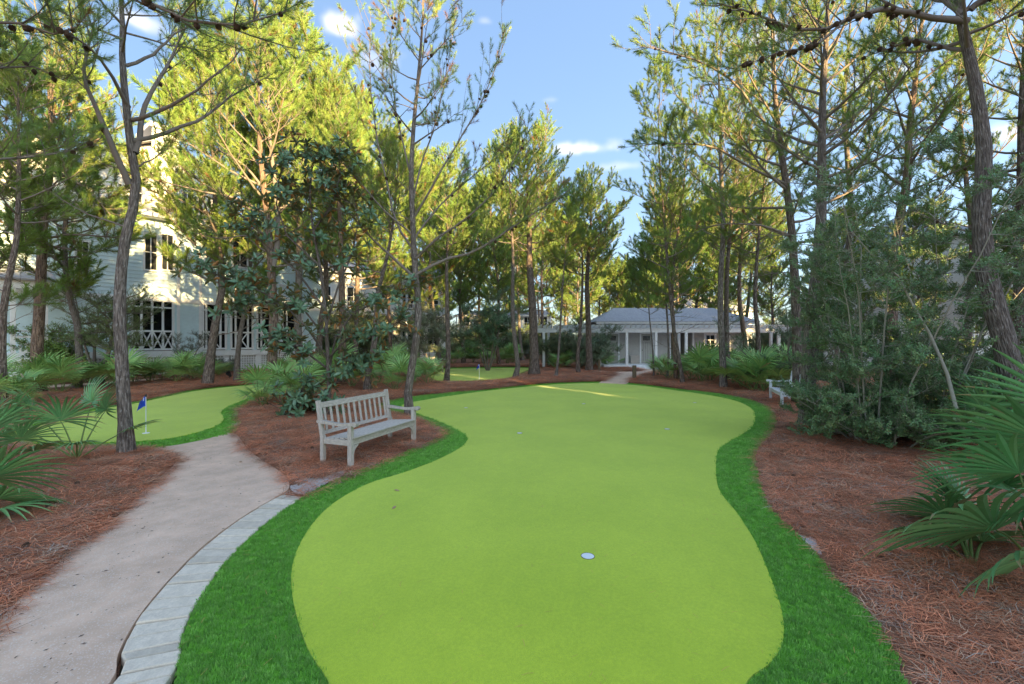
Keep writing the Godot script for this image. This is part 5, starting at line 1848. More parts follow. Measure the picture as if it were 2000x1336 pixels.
	pine({"label": "pine with dark overhanging limbs and clusters of cones at the path edge", "at": b, "seed": 7, "kind": "near", "r0": 0.17, "bark": 0,
		"trunk": [Vector3.ZERO, Vector3(0.05, 2, 0), Vector3(0.2, 4, -0.1), Vector3(0.3, 6, -0.2), Vector3(0.5, 8.5, -0.3)], "live": 6.0, "n": 14, "reach": 2.2, "dead": 3, "leaf": 0.8,
		"limbs": [
			[limb_px(b, [[-620, 60, 4.2], [-200, -40, 4.6], [120, -60, 4.9], [280, 0, 5.0], [330, 32, 5.0], [420, 48, 5.0], [500, 45, 5.0], [560, 20, 5.1]]), 0.045, 0.9, 24, 0.45],
			[limb_px(b, [[-600, 150, 4.2], [-250, 60, 4.8], [0, 40, 5.2], [90, 70, 5.4], [150, 50, 5.4]]), 0.04, 0.9, 16, 0.4],
			[limb_px(b, [[-560, 330, 4.3], [-250, 190, 5.0], [-40, 140, 5.6], [60, 130, 6.0], [130, 160, 6.2]]), 0.038, 0.6, 14, 0.4],
			[limb_px(b, [[-540, 420, 4.4], [-200, 330, 5.2], [0, 310, 5.8], [110, 300, 6.4], [200, 280, 6.8]]), 0.03, 0.4, 8, 0.5]]})
	# --- slender trunks round the distant green
	var mids := [
		# u, v, trunk px, r0, live, n, reach, dead, leaf, bark, label
		[872, 745, [[876, 690], [874, 620], [873, 560], [872, 520], [874, 450], [870, 380], [868, 320]], 0.12, 5.2, 22, 2.0, 8, 0.9, 0, "straight slender pine at the near edge of the distant green"],
		[1006, 738, [[1012, 712], [1008, 685], [1003, 640], [1001, 580], [1002, 500], [998, 420], [995, 340], [1000, 300]], 0.13, 6.6, 24, 2.1, 5, 0.9, 1, "pale slender pine with a curved foot by the distant green"],
		[1043, 735, [[1043, 690], [1041, 620], [1037, 560], [1034, 500], [1034, 430], [1030, 350], [1032, 290]], 0.26, 6.2, 32, 2.9, 10, 1.0, 0, "thick straight pine on the mulch between the greens"],
		[1086, 738, [[1090, 700], [1094, 640], [1098, 570], [1104, 500], [1108, 430]], 0.07, 5.5, 18, 1.8, 6, 0.9, 1, "thin pale sapling pine before the pergola end"],
		[1130, 731, [[1128, 700], [1132, 650], [1136, 590], [1138, 520], [1134, 450], [1128, 400]], 0.11, 5.0, 26, 2.4, 8, 1.0, 0, "dark slim pine in front of the pergola"],
		[1151, 728, [[1150, 680], [1148, 620], [1146, 560], [1150, 490], [1155, 420], [1150, 370]], 0.20, 5.4, 28, 2.8, 10, 1.0, 0, "dark forked pine close to the corner of the shed"],
		[718, 766, [[716, 740], [730, 690], [734, 640], [738, 570], [755, 500], [770, 420], [778, 330]], 0.12, 5.5, 24, 2.3, 9, 0.9, 0, "bent dark pine between the magnolia and the bench back"],
		[668, 752, [[668, 700], [670, 640], [668, 560], [664, 470], [660, 380], [650, 280], [640, 190]], 0.17, 6.0, 30, 2.6, 6, 1.0, 2, "tall reddish pine above the magnolia crown"],
		[1334, 752, [[1326, 700], [1314, 640], [1309, 580], [1304, 510], [1300, 440], [1290, 350], [1285, 250], [1290, 150]], 0.085, 2.9, 32, 2.0, 8, 1.1, 0, "leaning pine of the trio standing in the palmetto bed"],
		[1321, 745, [[1318, 690], [1314, 630], [1312, 570], [1318, 500], [1330, 420], [1338, 330], [1340, 240]], 0.095, 3.0, 32, 2.1, 8, 1.1, 2, "brown pine of the trio standing in the palmetto bed"],
		[1303, 740, [[1306, 690], [1302, 620], [1298, 560], [1292, 480], [1275, 400]], 0.06, 3.0, 24, 1.7, 6, 1.2, 1, "thinnest pale pine of the trio in the palmetto bed"],
		[1277, 738, [[1276, 700], [1272, 660], [1268, 620], [1266, 570], [1262, 500]], 0.045, 3.0, 22, 1.6, 5, 1.2, 1, "spindly sapling where the shed path meets the mulch"],
		[1413, 760, [[1412, 720], [1408, 670], [1406, 600], [1410, 520], [1414, 440], [1408, 340], [1405, 220], [1400, 100], [1398, 20]], 0.125, 5.0, 30, 2.2, 8, 0.9, 1, "pale straight pine rising from the edge of the palmetto bed"],
		[1424, 742, [[1420, 680], [1417, 600], [1420, 520], [1430, 420], [1440, 320], [1444, 200]], 0.13, 5.6, 28, 2.3, 8, 0.9, 0, "dark pine close behind the pale straight one"],
		[1462, 736, [[1458, 690], [1450, 640], [1444, 590], [1446, 520], [1452, 430], [1456, 330]], 0.14, 5.2, 26, 2.3, 8, 0.9, 2, "curving brown pine in front of the shed windows"],
		[1486, 742, [[1482, 690], [1478, 640], [1474, 590], [1480, 500], [1490, 400], [1500, 280]], 0.12, 5.2, 24, 2.3, 8, 0.9, 0, "grey pine at the end of the shed by the holly"]]
	var sd := 20
	for m in mids:
		b = GG(m[0], m[1]); z = -b.z
		sd += 1
		pine({"label": m[10], "at": b, "seed": sd, "kind": "mid", "r0": m[3], "bark": m[9], "trunk": px_trunk(b, m[2], z, 0.08), "live": m[4], "n": m[5], "reach": m[6], "dead": m[7], "leaf": m[8] * (1.5 if m[0] < 1200 else 0.8), "cones": 0.2})
	# --- trees on the holly side
	b = GG(1578, 834); z = -b.z
	pine({"label": "pale straight pine growing up through the holly", "at": b, "seed": 50, "kind": "near", "r0": 0.15, "bark": 1,
		"trunk": px_trunk(b, [[1580, 700], [1590, 560], [1602, 430], [1607, 310], [1610, 180], [1614, 60], [1615, -60]], z, 0.05), "live": 4.6, "n": 34, "reach": 2.3, "dead": 10, "leaf": 0.62, "cones": 0.5})
	b = P(1560, 668, 12.5) * Vector3(1, 0, 1)
	pine({"label": "slim pine behind the holly leaning towards the open sky", "at": b, "seed": 51, "kind": "mid", "r0": 0.14, "bark": 0,
		"trunk": px_trunk(b, [[1556, 640], [1548, 500], [1540, 400], [1528, 300], [1515, 180], [1508, 60], [1500, -60]], 12.5, 0.05), "live": 4.4, "n": 36, "reach": 2.8, "dead": 8, "leaf": 0.75, "cones": 0.5,
		"limbs": [[limb_px(b, [[1528, 300, 12.5], [1480, 220, 12.2], [1420, 150, 12.0], [1340, 110, 11.8], [1250, 90, 11.6]]), 0.05, 0.9, 6, 0.35], [limb_px(b, [[1535, 360, 12.5], [1470, 330, 12.2], [1400, 290, 12.0], [1320, 280, 11.8], [1255, 285, 11.6]]), 0.045, 0.9, 4, 0.35], [limb_px(b, [[1545, 460, 12.5], [1480, 440, 12.2], [1400, 440, 12.0], [1330, 470, 11.8]]), 0.04, 0.8, 2, 0.35]]})
	b = P(1745, 668, 12.0) * Vector3(1, 0, 1)
	pine({"label": "brown leaning pine between the holly and the thick leaning pine", "at": b, "seed": 52, "kind": "mid", "r0": 0.15, "bark": 2,
		"trunk": px_trunk(b, [[1742, 560], [1752, 440], [1770, 350], [1778, 260], [1790, 160], [1800, 40], [1808, -60]], 12.0, 0.05), "live": 4.4, "n": 34, "reach": 2.6, "dead": 10, "leaf": 0.55, "cones": 0.3})
	b = GG(1995, 905); z = -b.z
	pine({"label": "thick lichen spotted pine leaning over the palmettos", "at": b, "seed": 53, "kind": "near", "r0": 0.155, "bark": 1,
		"trunk": px_trunk(b, [[1985, 790], [1965, 700], [1940, 600], [1925, 500], [1920, 400], [1922, 310], [1908, 210], [1892, 110], [1880, 30], [1868, -80], [1860, -200]], z, 0.03), "live": 6.0, "n": 20, "reach": 2.2, "dead": 2, "leaf": 0.8, "cones": 0.5,
		"limbs": [
			[limb_px(b, [[1890, 40, z], [1830, 38, z - 0.2], [1770, 22, z - 0.3], [1700, 20, z - 0.3], [1640, 48, z - 0.3], [1570, 62, z - 0.2], [1480, 30, z - 0.1], [1400, 5, z]]), 0.05, 0.35, 30, 0.4],
			[limb_px(b, [[1888, 98, z], [1840, 92, z + 0.3], [1790, 76, z + 0.5], [1740, 95, z + 0.8], [1690, 112, z + 1.0]]), 0.034, 0.5, 16, 0.3],
			[limb_px(b, [[1895, 20, z], [1950, -20, z - 0.2], [2040, -40, z - 0.4]]), 0.05, 1.0, 4, 0.25],
			[limb_px(b, [[1640, 48, z - 0.3], [1590, 90, z - 0.3], [1530, 100, z - 0.3], [1440, 130, z - 0.3]]), 0.02, 0.2, 18, 0.3],
			[limb_px(b, [[1880, 30, z], [1800, -30, z + 0.3], [1700, -60, z + 0.5]]), 0.045, 1.0, 3, 0.2]]})
	b = P(1992, 668, 11.0) * Vector3(1, 0, 1)
	pine({"label": "dark upright pine beside the railed white house", "at": b, "seed": 54, "kind": "mid", "r0": 0.16, "bark": 0, "trunk": px_trunk(b, [[1992, 620], [1990, 500], [1994, 380], [1998, 240], [2004, 100], [2008, -40]], 11.0, 0.04), "live": 4.2, "n": 26, "reach": 2.4, "dead": 8, "leaf": 0.6})
	b = P(1893, 668, 17.0) * Vector3(1, 0, 1)
	pine({"label": "slender forked pine in front of the railed white house", "at": b, "seed": 55, "kind": "mid", "r0": 0.15, "bark": 0, "trunk": px_trunk(b, [[1890, 640], [1893, 560], [1898, 470], [1890, 360], [1880, 240], [1872, 120]], 17.0, 0.06), "live": 5.0, "n": 26, "reach": 2.6, "dead": 10, "leaf": 0.55})
	b = P(1650, 668, 16.0) * Vector3(1, 0, 1)
	pine({"label": "grey pine well behind the holly with bare lower limbs", "at": b, "seed": 56, "kind": "mid", "r0": 0.15, "bark": 1, "trunk": px_trunk(b, [[1652, 560], [1660, 440], [1655, 320], [1650, 200], [1660, 80], [1665, -20]], 16.0, 0.06), "live": 5.0, "n": 26, "reach": 2.6, "dead": 12, "leaf": 0.55})
	# --- unlisted depth: woods as copies of five grown pines
	var protos := []
	for k in 5:
		var h: float = [13.0, 15.0, 11.5, 14.0, 12.5][k]
		var q := []
		var r := RandomNumberGenerator.new(); r.seed = 900 + k
		var p := Vector3.ZERO
		for i in 7:
			q.append(p)
			p += Vector3(r.randf_range(-0.3, 0.3), h / 6.0, r.randf_range(-0.3, 0.3))
		protos.append({"label": "tall pine of the woods behind the greens", "group": "pines of the woods behind the greens", "name": "woodland_pine", "seed": 60 + k, "kind": "far", "r0": [0.165, 0.18, 0.125, 0.155, 0.135][k], "bark": k % 3, "trunk": q, "live": h * [0.32, 0.38, 0.28, 0.32, 0.24][k], "n": [38, 40, 34, 38, 36][k], "reach": [3.3, 3.5, 2.9, 3.3, 2.9][k], "dead": 6, "leaf": 1.5})
	# [u, depth, proto, scale]
	var woods := [
		[-40, 13, 2, 0.85], [150, 17, 4, 0.95], [405, 18, 0, 1.0], [462, 19.5, 4, 0.82], [590, 19, 1, 1.0], [620, 24, 0, 1.1], [690, 26, 3, 1.05],
		[760, 30, 2, 1.1], [815, 34, 1, 1.0], [860, 31, 4, 1.0], [905, 36, 0, 1.0], [945, 40, 3, 1.05], [975, 33, 2, 1.1], [1020, 42, 1, 0.95], [1062, 36, 3, 0.95], [1100, 44, 0, 0.95], [1135, 40, 4, 0.95], [1170, 48, 1, 0.85], [1200, 44, 2, 0.8], [1225, 52, 3, 0.72], [1250, 46, 0, 0.75], [1275, 42, 4, 1.0], [1300, 48, 1, 1.0], [1330, 40, 3, 1.05], [1370, 45, 0, 1.1], [1410, 40, 2, 1.2], [1450, 42, 1, 1.1], [1500, 36, 3, 0.8], [1590, 34, 4, 0.7], [1630, 27, 1, 0.6], [1700, 30, 2, 0.65], [1790, 24, 0, 0.62], [1860, 30, 1, 0.6], [1940, 22, 2, 0.65], [2050, 20, 3, 0.6],
		[840, 58, 2, 1.2], [900, 64, 0, 1.2], [960, 60, 4, 1.25], [1010, 70, 3, 1.2], [1060, 62, 1, 1.1], [1110, 72, 2, 1.2], [1160, 66, 4, 1.0], [1210, 74, 0, 0.95], [1260, 68, 3, 0.95], [1320, 72, 1, 1.2], [1380, 62, 2, 1.25], [1440, 70, 0, 1.25], [1510, 60, 4, 0.9], [1600, 62, 3, 0.8], [740, 60, 1, 1.2], [650, 56, 3, 1.2], [1700, 52, 0, 0.7], [1800, 48, 1, 0.6], [560, 46, 2, 1.2]]
	var made := {}
	var r2 := RandomNumberGenerator.new(); r2.seed = 333
	for w in woods:
		var at := P(w[0], 668, w[1]); at.y = th(at.x, at.z) if w[1] < 40 else -0.07
		if not made.has(w[2]):
			protos[w[2]].at = at
			made[w[2]] = pine(protos[w[2]])
			made[w[2]].scale = Vector3.ONE * w[3]
		else:
			twin(made[w[2]], at, r2.randf() * TAU, w[3])
	# unseen pines added behind the camera to dapple the low sun
	for e in [[-4.5, 19.0, 1, 1.0], [4.0, 19.5, 0, 1.0], [-11.5, 22.0, 0, 0.95], [31.8, 24.0, 3, 0.85], [-14.0, 27.0, 1, 1.0]]:
		var at: Vector3 = Vector3(0.57, 0, 0.82).normalized() * e[1] + Vector3(0.82, 0, -0.57).normalized() * e[0]
		at.y = -0.07
		twin(made[e[2]], at, r2.randf() * TAU, e[3], "unseen pine added to dapple the low sun", "unseen pines added for dappled sun")

func make_undergrowth():
	# --- big-leaved magnolia behind the bench
	magnolia()
	# --- holly
	var b := GG(1738, 868)
	var hb := shrub("holly_bush", "broad dark holly with tiny leaves and pale arching stems beside the white bench", "bush", b, 4.6, 1.7, 27, 15, K.holly, Color(0.15, 0.255, 0.095), 70, {"gap": 0.078, "twig": "pale_twig", "el0": 1.22, "el1": 1.53, "foot": 0.55, "up": 0.0, "bare": 0.02, "r0": 0.020, "leaf": 1.7, "low": 9})
	var st := MB.new()
	for l in [[[1868, 800, 6.3], [1850, 730, 6.4], [1815, 650, 6.5], [1785, 600, 6.6], [1755, 540, 6.7], [1700, 495, 6.8], [1662, 450, 6.9], [1648, 400, 7.0]]]:
		var pts := limb_px(b, l)
		var rr := []
		for i in pts.size(): rr.append(lerpf(0.026 if l.size() > 6 else 0.011, 0.005, float(i) / (pts.size() - 1)))
		st.tube(pts, rr, 7)
	part(hb, "bare_stem", st.mesh(M.pale_twig))
	# --- other broad-leaved shrubs
	shrub("leafy_shrub", "round dark green shrub tree behind the distant green", "bush", P(953, 668, 27.5) * Vector3(1, 0, 1), 4.6, 4.2, 6, 9, K.leaf_far, Color(0.11, 0.20, 0.10), 71, {"gap": 0.2, "bare": 0.35, "el0": 0.95, "r0": 0.05})
	shrub("leafy_shrub", "airy small leaved tree with leaning dark stem before the aqua siding", "tree", P(192, 668, 18.5) * Vector3(1, 0, 1), 4.6, 4.4, 6, 11, K.leaf_mid, Color(0.15, 0.22, 0.06), 72, {"gap": 0.13, "bare": 0.4, "el0": 0.95, "el1": 1.35, "r0": 0.09})
	shrub("leafy_shrub", "bright green bush at the corner of the entry porch", "bush", P(112, 668, 19.0) * Vector3(1, 0, 1), 2.6, 1.8, 7, 7, K.leaf_far, Color(0.13, 0.22, 0.04), 73, {"gap": 0.16, "el0": 0.9})
	shrub("leafy_shrub", "grey green shrub under the pergola beam", "bush", P(1150, 668, 28.6) * Vector3(1, 0, 1), 3.0, 3.0, 7, 7, K.leaf_far, Color(0.13, 0.19, 0.10), 74, {"gap": 0.2, "el0": 0.7})
	shrub("leafy_shrub", "dull shrub at the open end of the pergola", "bush", P(1085, 668, 30.6) * Vector3(1, 0, 1), 2.4, 2.6, 6, 7, K.leaf_far, Color(0.14, 0.18, 0.08), 75, {"gap": 0.2, "el0": 0.7})
	shrub("leafy_shrub", "wispy grey sapling in front of the cottage siding", "bush", P(362, 668, 22.0) * Vector3(1, 0, 1), 2.4, 1.6, 3, 8, K.leaf_mid, Color(0.13, 0.16, 0.10), 76, {"gap": 0.3, "bare": 0.4, "el0": 1.0})
	shrub("leafy_shrub", "low grey green rosemary mound by the lattice", "bush", P(437, 668, 24.2) * Vector3(1, 0, 1), 0.9, 1.1, 10, 5, K.leaf_mid, Color(0.11, 0.14, 0.10), 77, {"gap": 0.12, "el0": 0.5})
	shrub("leafy_shrub", "feathery pale shrub tree behind the pine at the distant green", "bush", P(845, 668, 27.0) * Vector3(1, 0, 1), 4.6, 3.6, 5, 9, K.leaf_far, Color(0.18, 0.21, 0.12), 78, {"gap": 0.26, "bare": 0.3, "el0": 0.9})
	shrub("leafy_shrub", "dark shrub beyond the white bench", "bush", P(1550, 668, 15.5) * Vector3(1, 0, 1), 4.0, 2.6, 7, 9, K.leaf_mid, Color(0.10, 0.17, 0.075), 79, {"gap": 0.16, "el0": 0.7, "bare": 0.15})
	shrub("leafy_shrub", "dark leafy shrub between holly and railed house", "bush", P(1790, 668, 13.5) * Vector3(1, 0, 1), 2.4, 2.4, 7, 8, K.leaf_mid, Color(0.10, 0.17, 0.075), 80, {"gap": 0.17, "el0": 0.6, "bare": 0.1})
	shrub("leafy_shrub", "low leafy shrub below the railed house", "bush", P(1895, 668, 14.0) * Vector3(1, 0, 1), 1.3, 2.2, 8, 7, K.leaf_mid, Color(0.11, 0.19, 0.07), 81, {"gap": 0.16, "el0": 0.5, "bare": 0.1})
	shrub("leafy_shrub", "low rounded shrub added between holly and leaning pine to cut the sun streak", "bush", Vector3(8.7, 0, -8.3), 1.9, 2.2, 11, 9, K.leaf_mid, Color(0.11, 0.19, 0.07), 82, {"gap": 0.11, "el0": 0.5, "bare": 0.05})  # added to block the near end of the sun streak
	# distant understorey, look-alikes
	var proto: Node3D = null
	var r3 := RandomNumberGenerator.new(); r3.seed = 88
	for e in [[640, 38], [700, 36], [790, 42], [830, 46], [880, 50], [925, 48], [990, 46], [1030, 50], [1070, 46], [1110, 52], [1480, 40], [1530, 44], [1590, 40], [1650, 36], [1720, 38], [1780, 34], [1850, 38], [560, 40], [1330, 52], [1160, 50]]:
		var at := P(e[0], 668, e[1]) * Vector3(1, 0, 1) + Vector3(0, -0.07, 0)
		if proto == null: proto = shrub("understorey_shrub", "drab leafy shrub among the trunks of the woods", "bush", at, 3.4, 4.2, 9, 8, K.leaf_far, Color(0.15, 0.21, 0.085), 90, {"gap": 0.24, "el0": 0.5, "bare": 0.1, "group": "understorey shrubs of the woods"})
		else: twin(proto, at, r3.randf() * TAU, r3.randf_range(0.8, 1.3))
	palmettos()

func magnolia():
	var b := GG(640, 822)
	var t := thing("magnolia_tree", "glossy dark magnolia with rusty leaf undersides behind the bench", "tree", b)
	var r := RandomNumberGenerator.new(); r.seed = 31
	var wood := MB.new()
	var tips := []       # [position, direction]
	var z := -b.z
	var mains := [
		[[640, 822], [643, 760], [640, 690], [636, 610], [625, 520], [610, 440], [605, 380], [610, 320], [625, 290]],
		[[640, 740], [655, 660], [690, 610], [740, 590], [800, 570], [832, 540]],
		[[640, 700], [600, 640], [550, 590], [490, 560], [430, 540], [390, 520]],
		[[636, 640], [660, 560], [690, 490], [700, 430], [690, 380]],
		[[632, 600], [580, 530], [520, 480], [480, 440], [470, 400]],
		[[625, 520], [560, 460], [540, 400], [545, 350], [560, 310]],
		[[640, 770], [600, 740], [575, 790], [560, 810]],
		[[642, 760], [690, 720], [720, 700]],
		[[640, 720], [600, 690], [555, 670], [520, 660]],
		[[612, 450], [650, 400], [665, 340], [660, 300]],
		[[641, 780], [620, 790], [600, 800]],
		[[640, 700], [680, 660], [760, 640], [790, 620]],
		[[636, 660], [590, 600], [520, 590], [450, 600]]]
	var idx := 0
	for m in mains:
		var pts := []
		var k := 0
		for p in m:
			var dz: float = 0.0 if idx == 0 else sin(idx * 2.1) * 1.0 * k / m.size()
			pts.append(P(p[0], p[1], z + dz) - b)
			k += 1
		var rr := []
		for i in pts.size(): rr.append(lerpf(0.055 if idx == 0 else 0.026, 0.007, float(i) / (pts.size() - 1)))
		wood.tube(pts, rr, 7)
		var n := pts.size()
		for i in (30 if idx == 0 else 24):
			var s := lerpf(0.45 if idx == 0 else 0.3, 1.0, r.randf()) * (n - 1)
			var j := mini(int(s), n - 2)
			var p: Vector3 = pts[j].lerp(pts[j + 1], s - j)
			var dir := Vector3(r.randf_range(-1, 1), r.randf_range(-0.35, 0.75), r.randf_range(-1, 1)).normalized()
			var L := r.randf_range(0.2, 0.75)
			var e := p + dir * L
			var mid := p.lerp(e, 0.5) + Vector3(0, -0.03, 0)
			wood.tube([p, mid, e], [0.009, 0.007, 0.005], 4)
			tips.append([e, dir])
			if r.randf() < 0.5: tips.append([mid, (dir + Vector3(r.randf_range(-1, 1), 0.3, r.randf_range(-1, 1))).normalized()])
		tips.append([pts[n - 1], (pts[n - 1] - pts[n - 2]).normalized()])
		idx += 1
	part(t, "trunk", wood.mesh(M.bark_1))
	var all := []
	for tp in tips:
		var up: Vector3 = (tp[1] + Vector3(0, 0.5, 0)).normalized()
		var x: Vector3 = up.cross(Vector3(0.31, 0.2, 0.93)).normalized()
		var y2: Vector3 = up.cross(x)
		var n := r.randi_range(7, 11)
		for i in n:
			var a := i * 2.4 + r.randf_range(-0.3, 0.3)
			var open := lerpf(0.5, 1.7, float(i) / n) + r.randf_range(-0.15, 0.25)
			var rad: Vector3 = x * cos(a) + y2 * sin(a)
			var yy: Vector3 = (up * cos(open) + rad * sin(open)).normalized()
			var zz: Vector3 = (up * sin(open) - rad * cos(open)).normalized()
			var bs := Basis(yy.cross(zz), yy, zz).rotated(yy, r.randf_range(-0.5, 0.5)).scaled(Vector3.ONE * r.randf_range(0.7, 1.2))
			all.append(Transform3D(bs, tp[0] + rad * 0.012 - up * 0.02 * i / n))
	# the leaves turned most to the viewer stand as parts, the rest together
	var eye := Vector3(0, EYE, 0) - b
	all.sort_custom(func(p, q): return (p.origin - eye).length() < (q.origin - eye).length())
	var rest := []; var rest_rust := []
	for i in all.size():
		var rusty := (i * 7) % 9 < 2
		if i < 300: part(t, "leaf", K.magnolia_rust if rusty else K.magnolia_leaf, all[i])
		else: (rest_rust if rusty else rest).append(all[i])
	copies(t, "foliage", K.magnolia_leaf, rest, [])
	copies(t, "foliage", K.magnolia_rust, rest_rust, [])

func palmettos():
	# beds as copies; [u, v, number of fronds, scale, label index]
	var sets := [
		["saw palmetto in the bed between cottage and smaller green", "palmettos before the cottage", [[20, 795, 1.1], [60, 772, 1.0], [118, 770, 1.1], [150, 760, 1.0], [205, 757, 1.1], [236, 760, 1.0], [262, 750, 0.9], [292, 748, 1.1], [318, 745, 1.0], [345, 750, 0.9], [372, 744, 1.0], [398, 745, 0.9], [-30, 800, 1.1], [-20, 770, 1.0], [415, 738, 0.8], [175, 748, 1.1], [330, 738, 1.0]]],
		["saw palmetto under the magnolia and pines of the bench bed", "palmettos of the bench bed", [[512, 795, 0.85], [545, 775, 1.0], [575, 765, 1.1], [605, 758, 1.1], [640, 752, 1.15], [590, 785, 0.9], [690, 760, 1.1], [735, 755, 1.15], [770, 765, 1.0], [660, 740, 1.1], [705, 742, 1.1], [835, 752, 1.1], [760, 740, 1.1], [800, 742, 1.1], [560, 742, 1.1]]],
		["dark saw palmetto in the row behind the distant green", "palmettos behind the distant green", [[885, 712, 1.25], [905, 710, 1.3], [925, 709, 1.25], [945, 711, 1.3], [968, 712, 1.25], [990, 711, 1.2], [1000, 708, 1.2], [865, 709, 1.2]]],
		["saw palmetto on the mulch before the pergola", "palmettos before the pergola", [[1090, 722, 1.1], [1106, 720, 1.0], [1142, 719, 1.1], [1158, 717, 1.1], [1176, 718, 1.1], [1192, 716, 0.9]]],
		["saw palmetto in the dense bed before the shed windows", "palmettos of the shed bed", [[1288, 737, 0.9], [1306, 743, 0.9], [1350, 745, 1.1], [1368, 750, 1.1], [1388, 748, 1.15], [1434, 754, 1.1], [1452, 760, 1.15], [1472, 766, 1.1], [1492, 768, 1.1], [1512, 762, 1.1], [1362, 736, 1.1], [1398, 738, 1.15], [1428, 740, 1.15], [1456, 744, 1.15], [1486, 750, 1.15], [1515, 750, 1.1], [1540, 758, 1.1], [1340, 736, 1.0], [1380, 730, 1.1], [1416, 731, 1.1], [1446, 734, 1.1], [1476, 738, 1.1], [1506, 740, 1.1], [1535, 742, 1.1]]]]
	var protos := []
	var r := RandomNumberGenerator.new(); r.seed = 17
	var count := 0
	for s in sets:
		for e in s[2]:
			var at := GG(e[0], e[1])
			if protos.size() < 4:
				var p := palmetto(at, s[0], s[1], 9 + protos.size() % 3, 300 + protos.size())
				p.scale = Vector3.ONE * e[2] * 1.2
				protos.append(p)
			else:
				twin(protos[count % 4], at, r.randf() * TAU, e[2] * 1.2 * r.randf_range(0.9, 1.1), s[0], s[1])
			count += 1
	# hand-set plants: [hub pixel u, v, depth, foot u, v, fan axis pixel u, v, radius]
	var near_ := [
		["big saw palmetto spilling over the mulch at the path edge", GG(-75, 1000), [
			[-20, 935, 4.6, 1.1, 0.1, 0.78, 0.12, -0.6], [-5, 975, 4.5, 1.4, 0.35, 0.80, 0.15, -0.6], [-55, 880, 4.7, 0.6, -0.2, 0.75, 0.15], [-15, 1000, 4.35, 1.5, 0.7, 0.6, 0.5], [-120, 870, 4.7, 0.2, 2.5, 0.6, 0.4], [-40, 850, 4.9, 0.5, -0.9, 0.55, 0.3], [-110, 960, 4.3, 1.1, 1.6, 0.6, 0.3]]],
		["saw palmetto with open fans beside the slim path pine", GG(150, 905), [
			[118, 822, 6.6, 0.55, 0.9, 0.62, 0.7], [208, 800, 6.8, 0.3, -0.4, 0.55, 0.3], [60, 800, 6.9, 0.6, 2.6, 0.55, 0.4], [150, 868, 6.3, 1.35, 0.6, 0.36, 0.9], [262, 838, 6.9, 1.2, -0.1, 0.42, 0.2], [20, 830, 6.6, 0.9, 2.9, 0.55, 0.4], [180, 785, 7.2, 0.25, -1.2, 0.5, 0.4]]],
		["saw palmetto crowding the bed at the edge of the smaller green", GG(5, 910), [
			[40, 860, 6.2, 0.8, 0.4, 0.6, 0.6], [-10, 830, 6.3, 0.4, 1.2, 0.6, 0.6], [30, 810, 6.6, 0.35, -0.5, 0.55, 0.4], [-40, 870, 6.0, 1.0, 1.9, 0.6, 0.4], [70, 880, 6.1, 1.2, 0.2, 0.5, 0.6]]],
		["large saw palmetto under the holly with wide stiff fans", GG(2035, 1130), [
			[1992, 925, 3.5, 1.25, 2.95, 0.80, 0.08, 0.7], [1945, 1035, 3.25, 1.45, 2.85, 1.05, 0.10, 0.75], [2040, 862, 3.6, 1.15, 3.2, 0.80, 0.05, 0.6], [1975, 1010, 3.7, 1.3, 2.3, 0.75, 0.15, 0.4], [2070, 980, 3.2, 1.1, 1.6, 0.8, 0.2, 0.3], [2085, 800, 3.8, 0.6, 3.3, 0.75, 0.05, 0.6], [1965, 950, 4.0, 1.0, 3.4, 0.7, 0.2, 0.2], [2050, 1085, 3.0, 1.4, 2.6, 0.85, 0.15, 0.9], [2010, 985, 3.8, 1.3, 2.9, 0.8, 0.1, -0.4], [2020, 900, 3.9, 0.7, 2.4, 0.8, 0.1, 0.0]]],
		["saw palmetto half under the big one with a blade just clear of the turf", GG(1900, 1130), [
			[1850, 1010, 4.1, 1.2, 2.9, 0.72, 0.15, 0.5], [1890, 1000, 4.2, 0.7, 3.6, 0.6, 0.2], [1815, 1045, 3.9, 1.4, 2.8, 0.62, 0.15, 0.6], [1920, 1060, 3.8, 1.0, 1.6, 0.55, 0.5], [1860, 980, 4.4, 0.5, 4.4, 0.5, 0.4]]],
		["saw palmetto by the foot of the thick leaning pine", GG(1935, 900), [
			[1920, 800, 6.3, 0.6, 3.0, 0.6, 0.4], [1965, 790, 6.4, 0.3, 0.2, 0.6, 0.4], [1890, 830, 6.2, 1.0, 2.6, 0.6, 0.4], [1985, 830, 6.2, 0.9, 0.6, 0.6, 0.4], [1900, 780, 6.8, 0.3, 4.2, 0.55, 0.4]]]]
	var k := 0
	for n in near_:
		var t := thing("saw_palmetto", n[0], "palmetto", n[1])
		for f in n[2]:
			k += 1
			var hub: Vector3 = P(f[0], f[1], f[2]) - n[1]
			var me := fan_leaf(hub, f[3], f[4], f[5], f[6], f[7] if f.size() > 7 else 0.0, 500 + k)
			part(t, "frond", me)

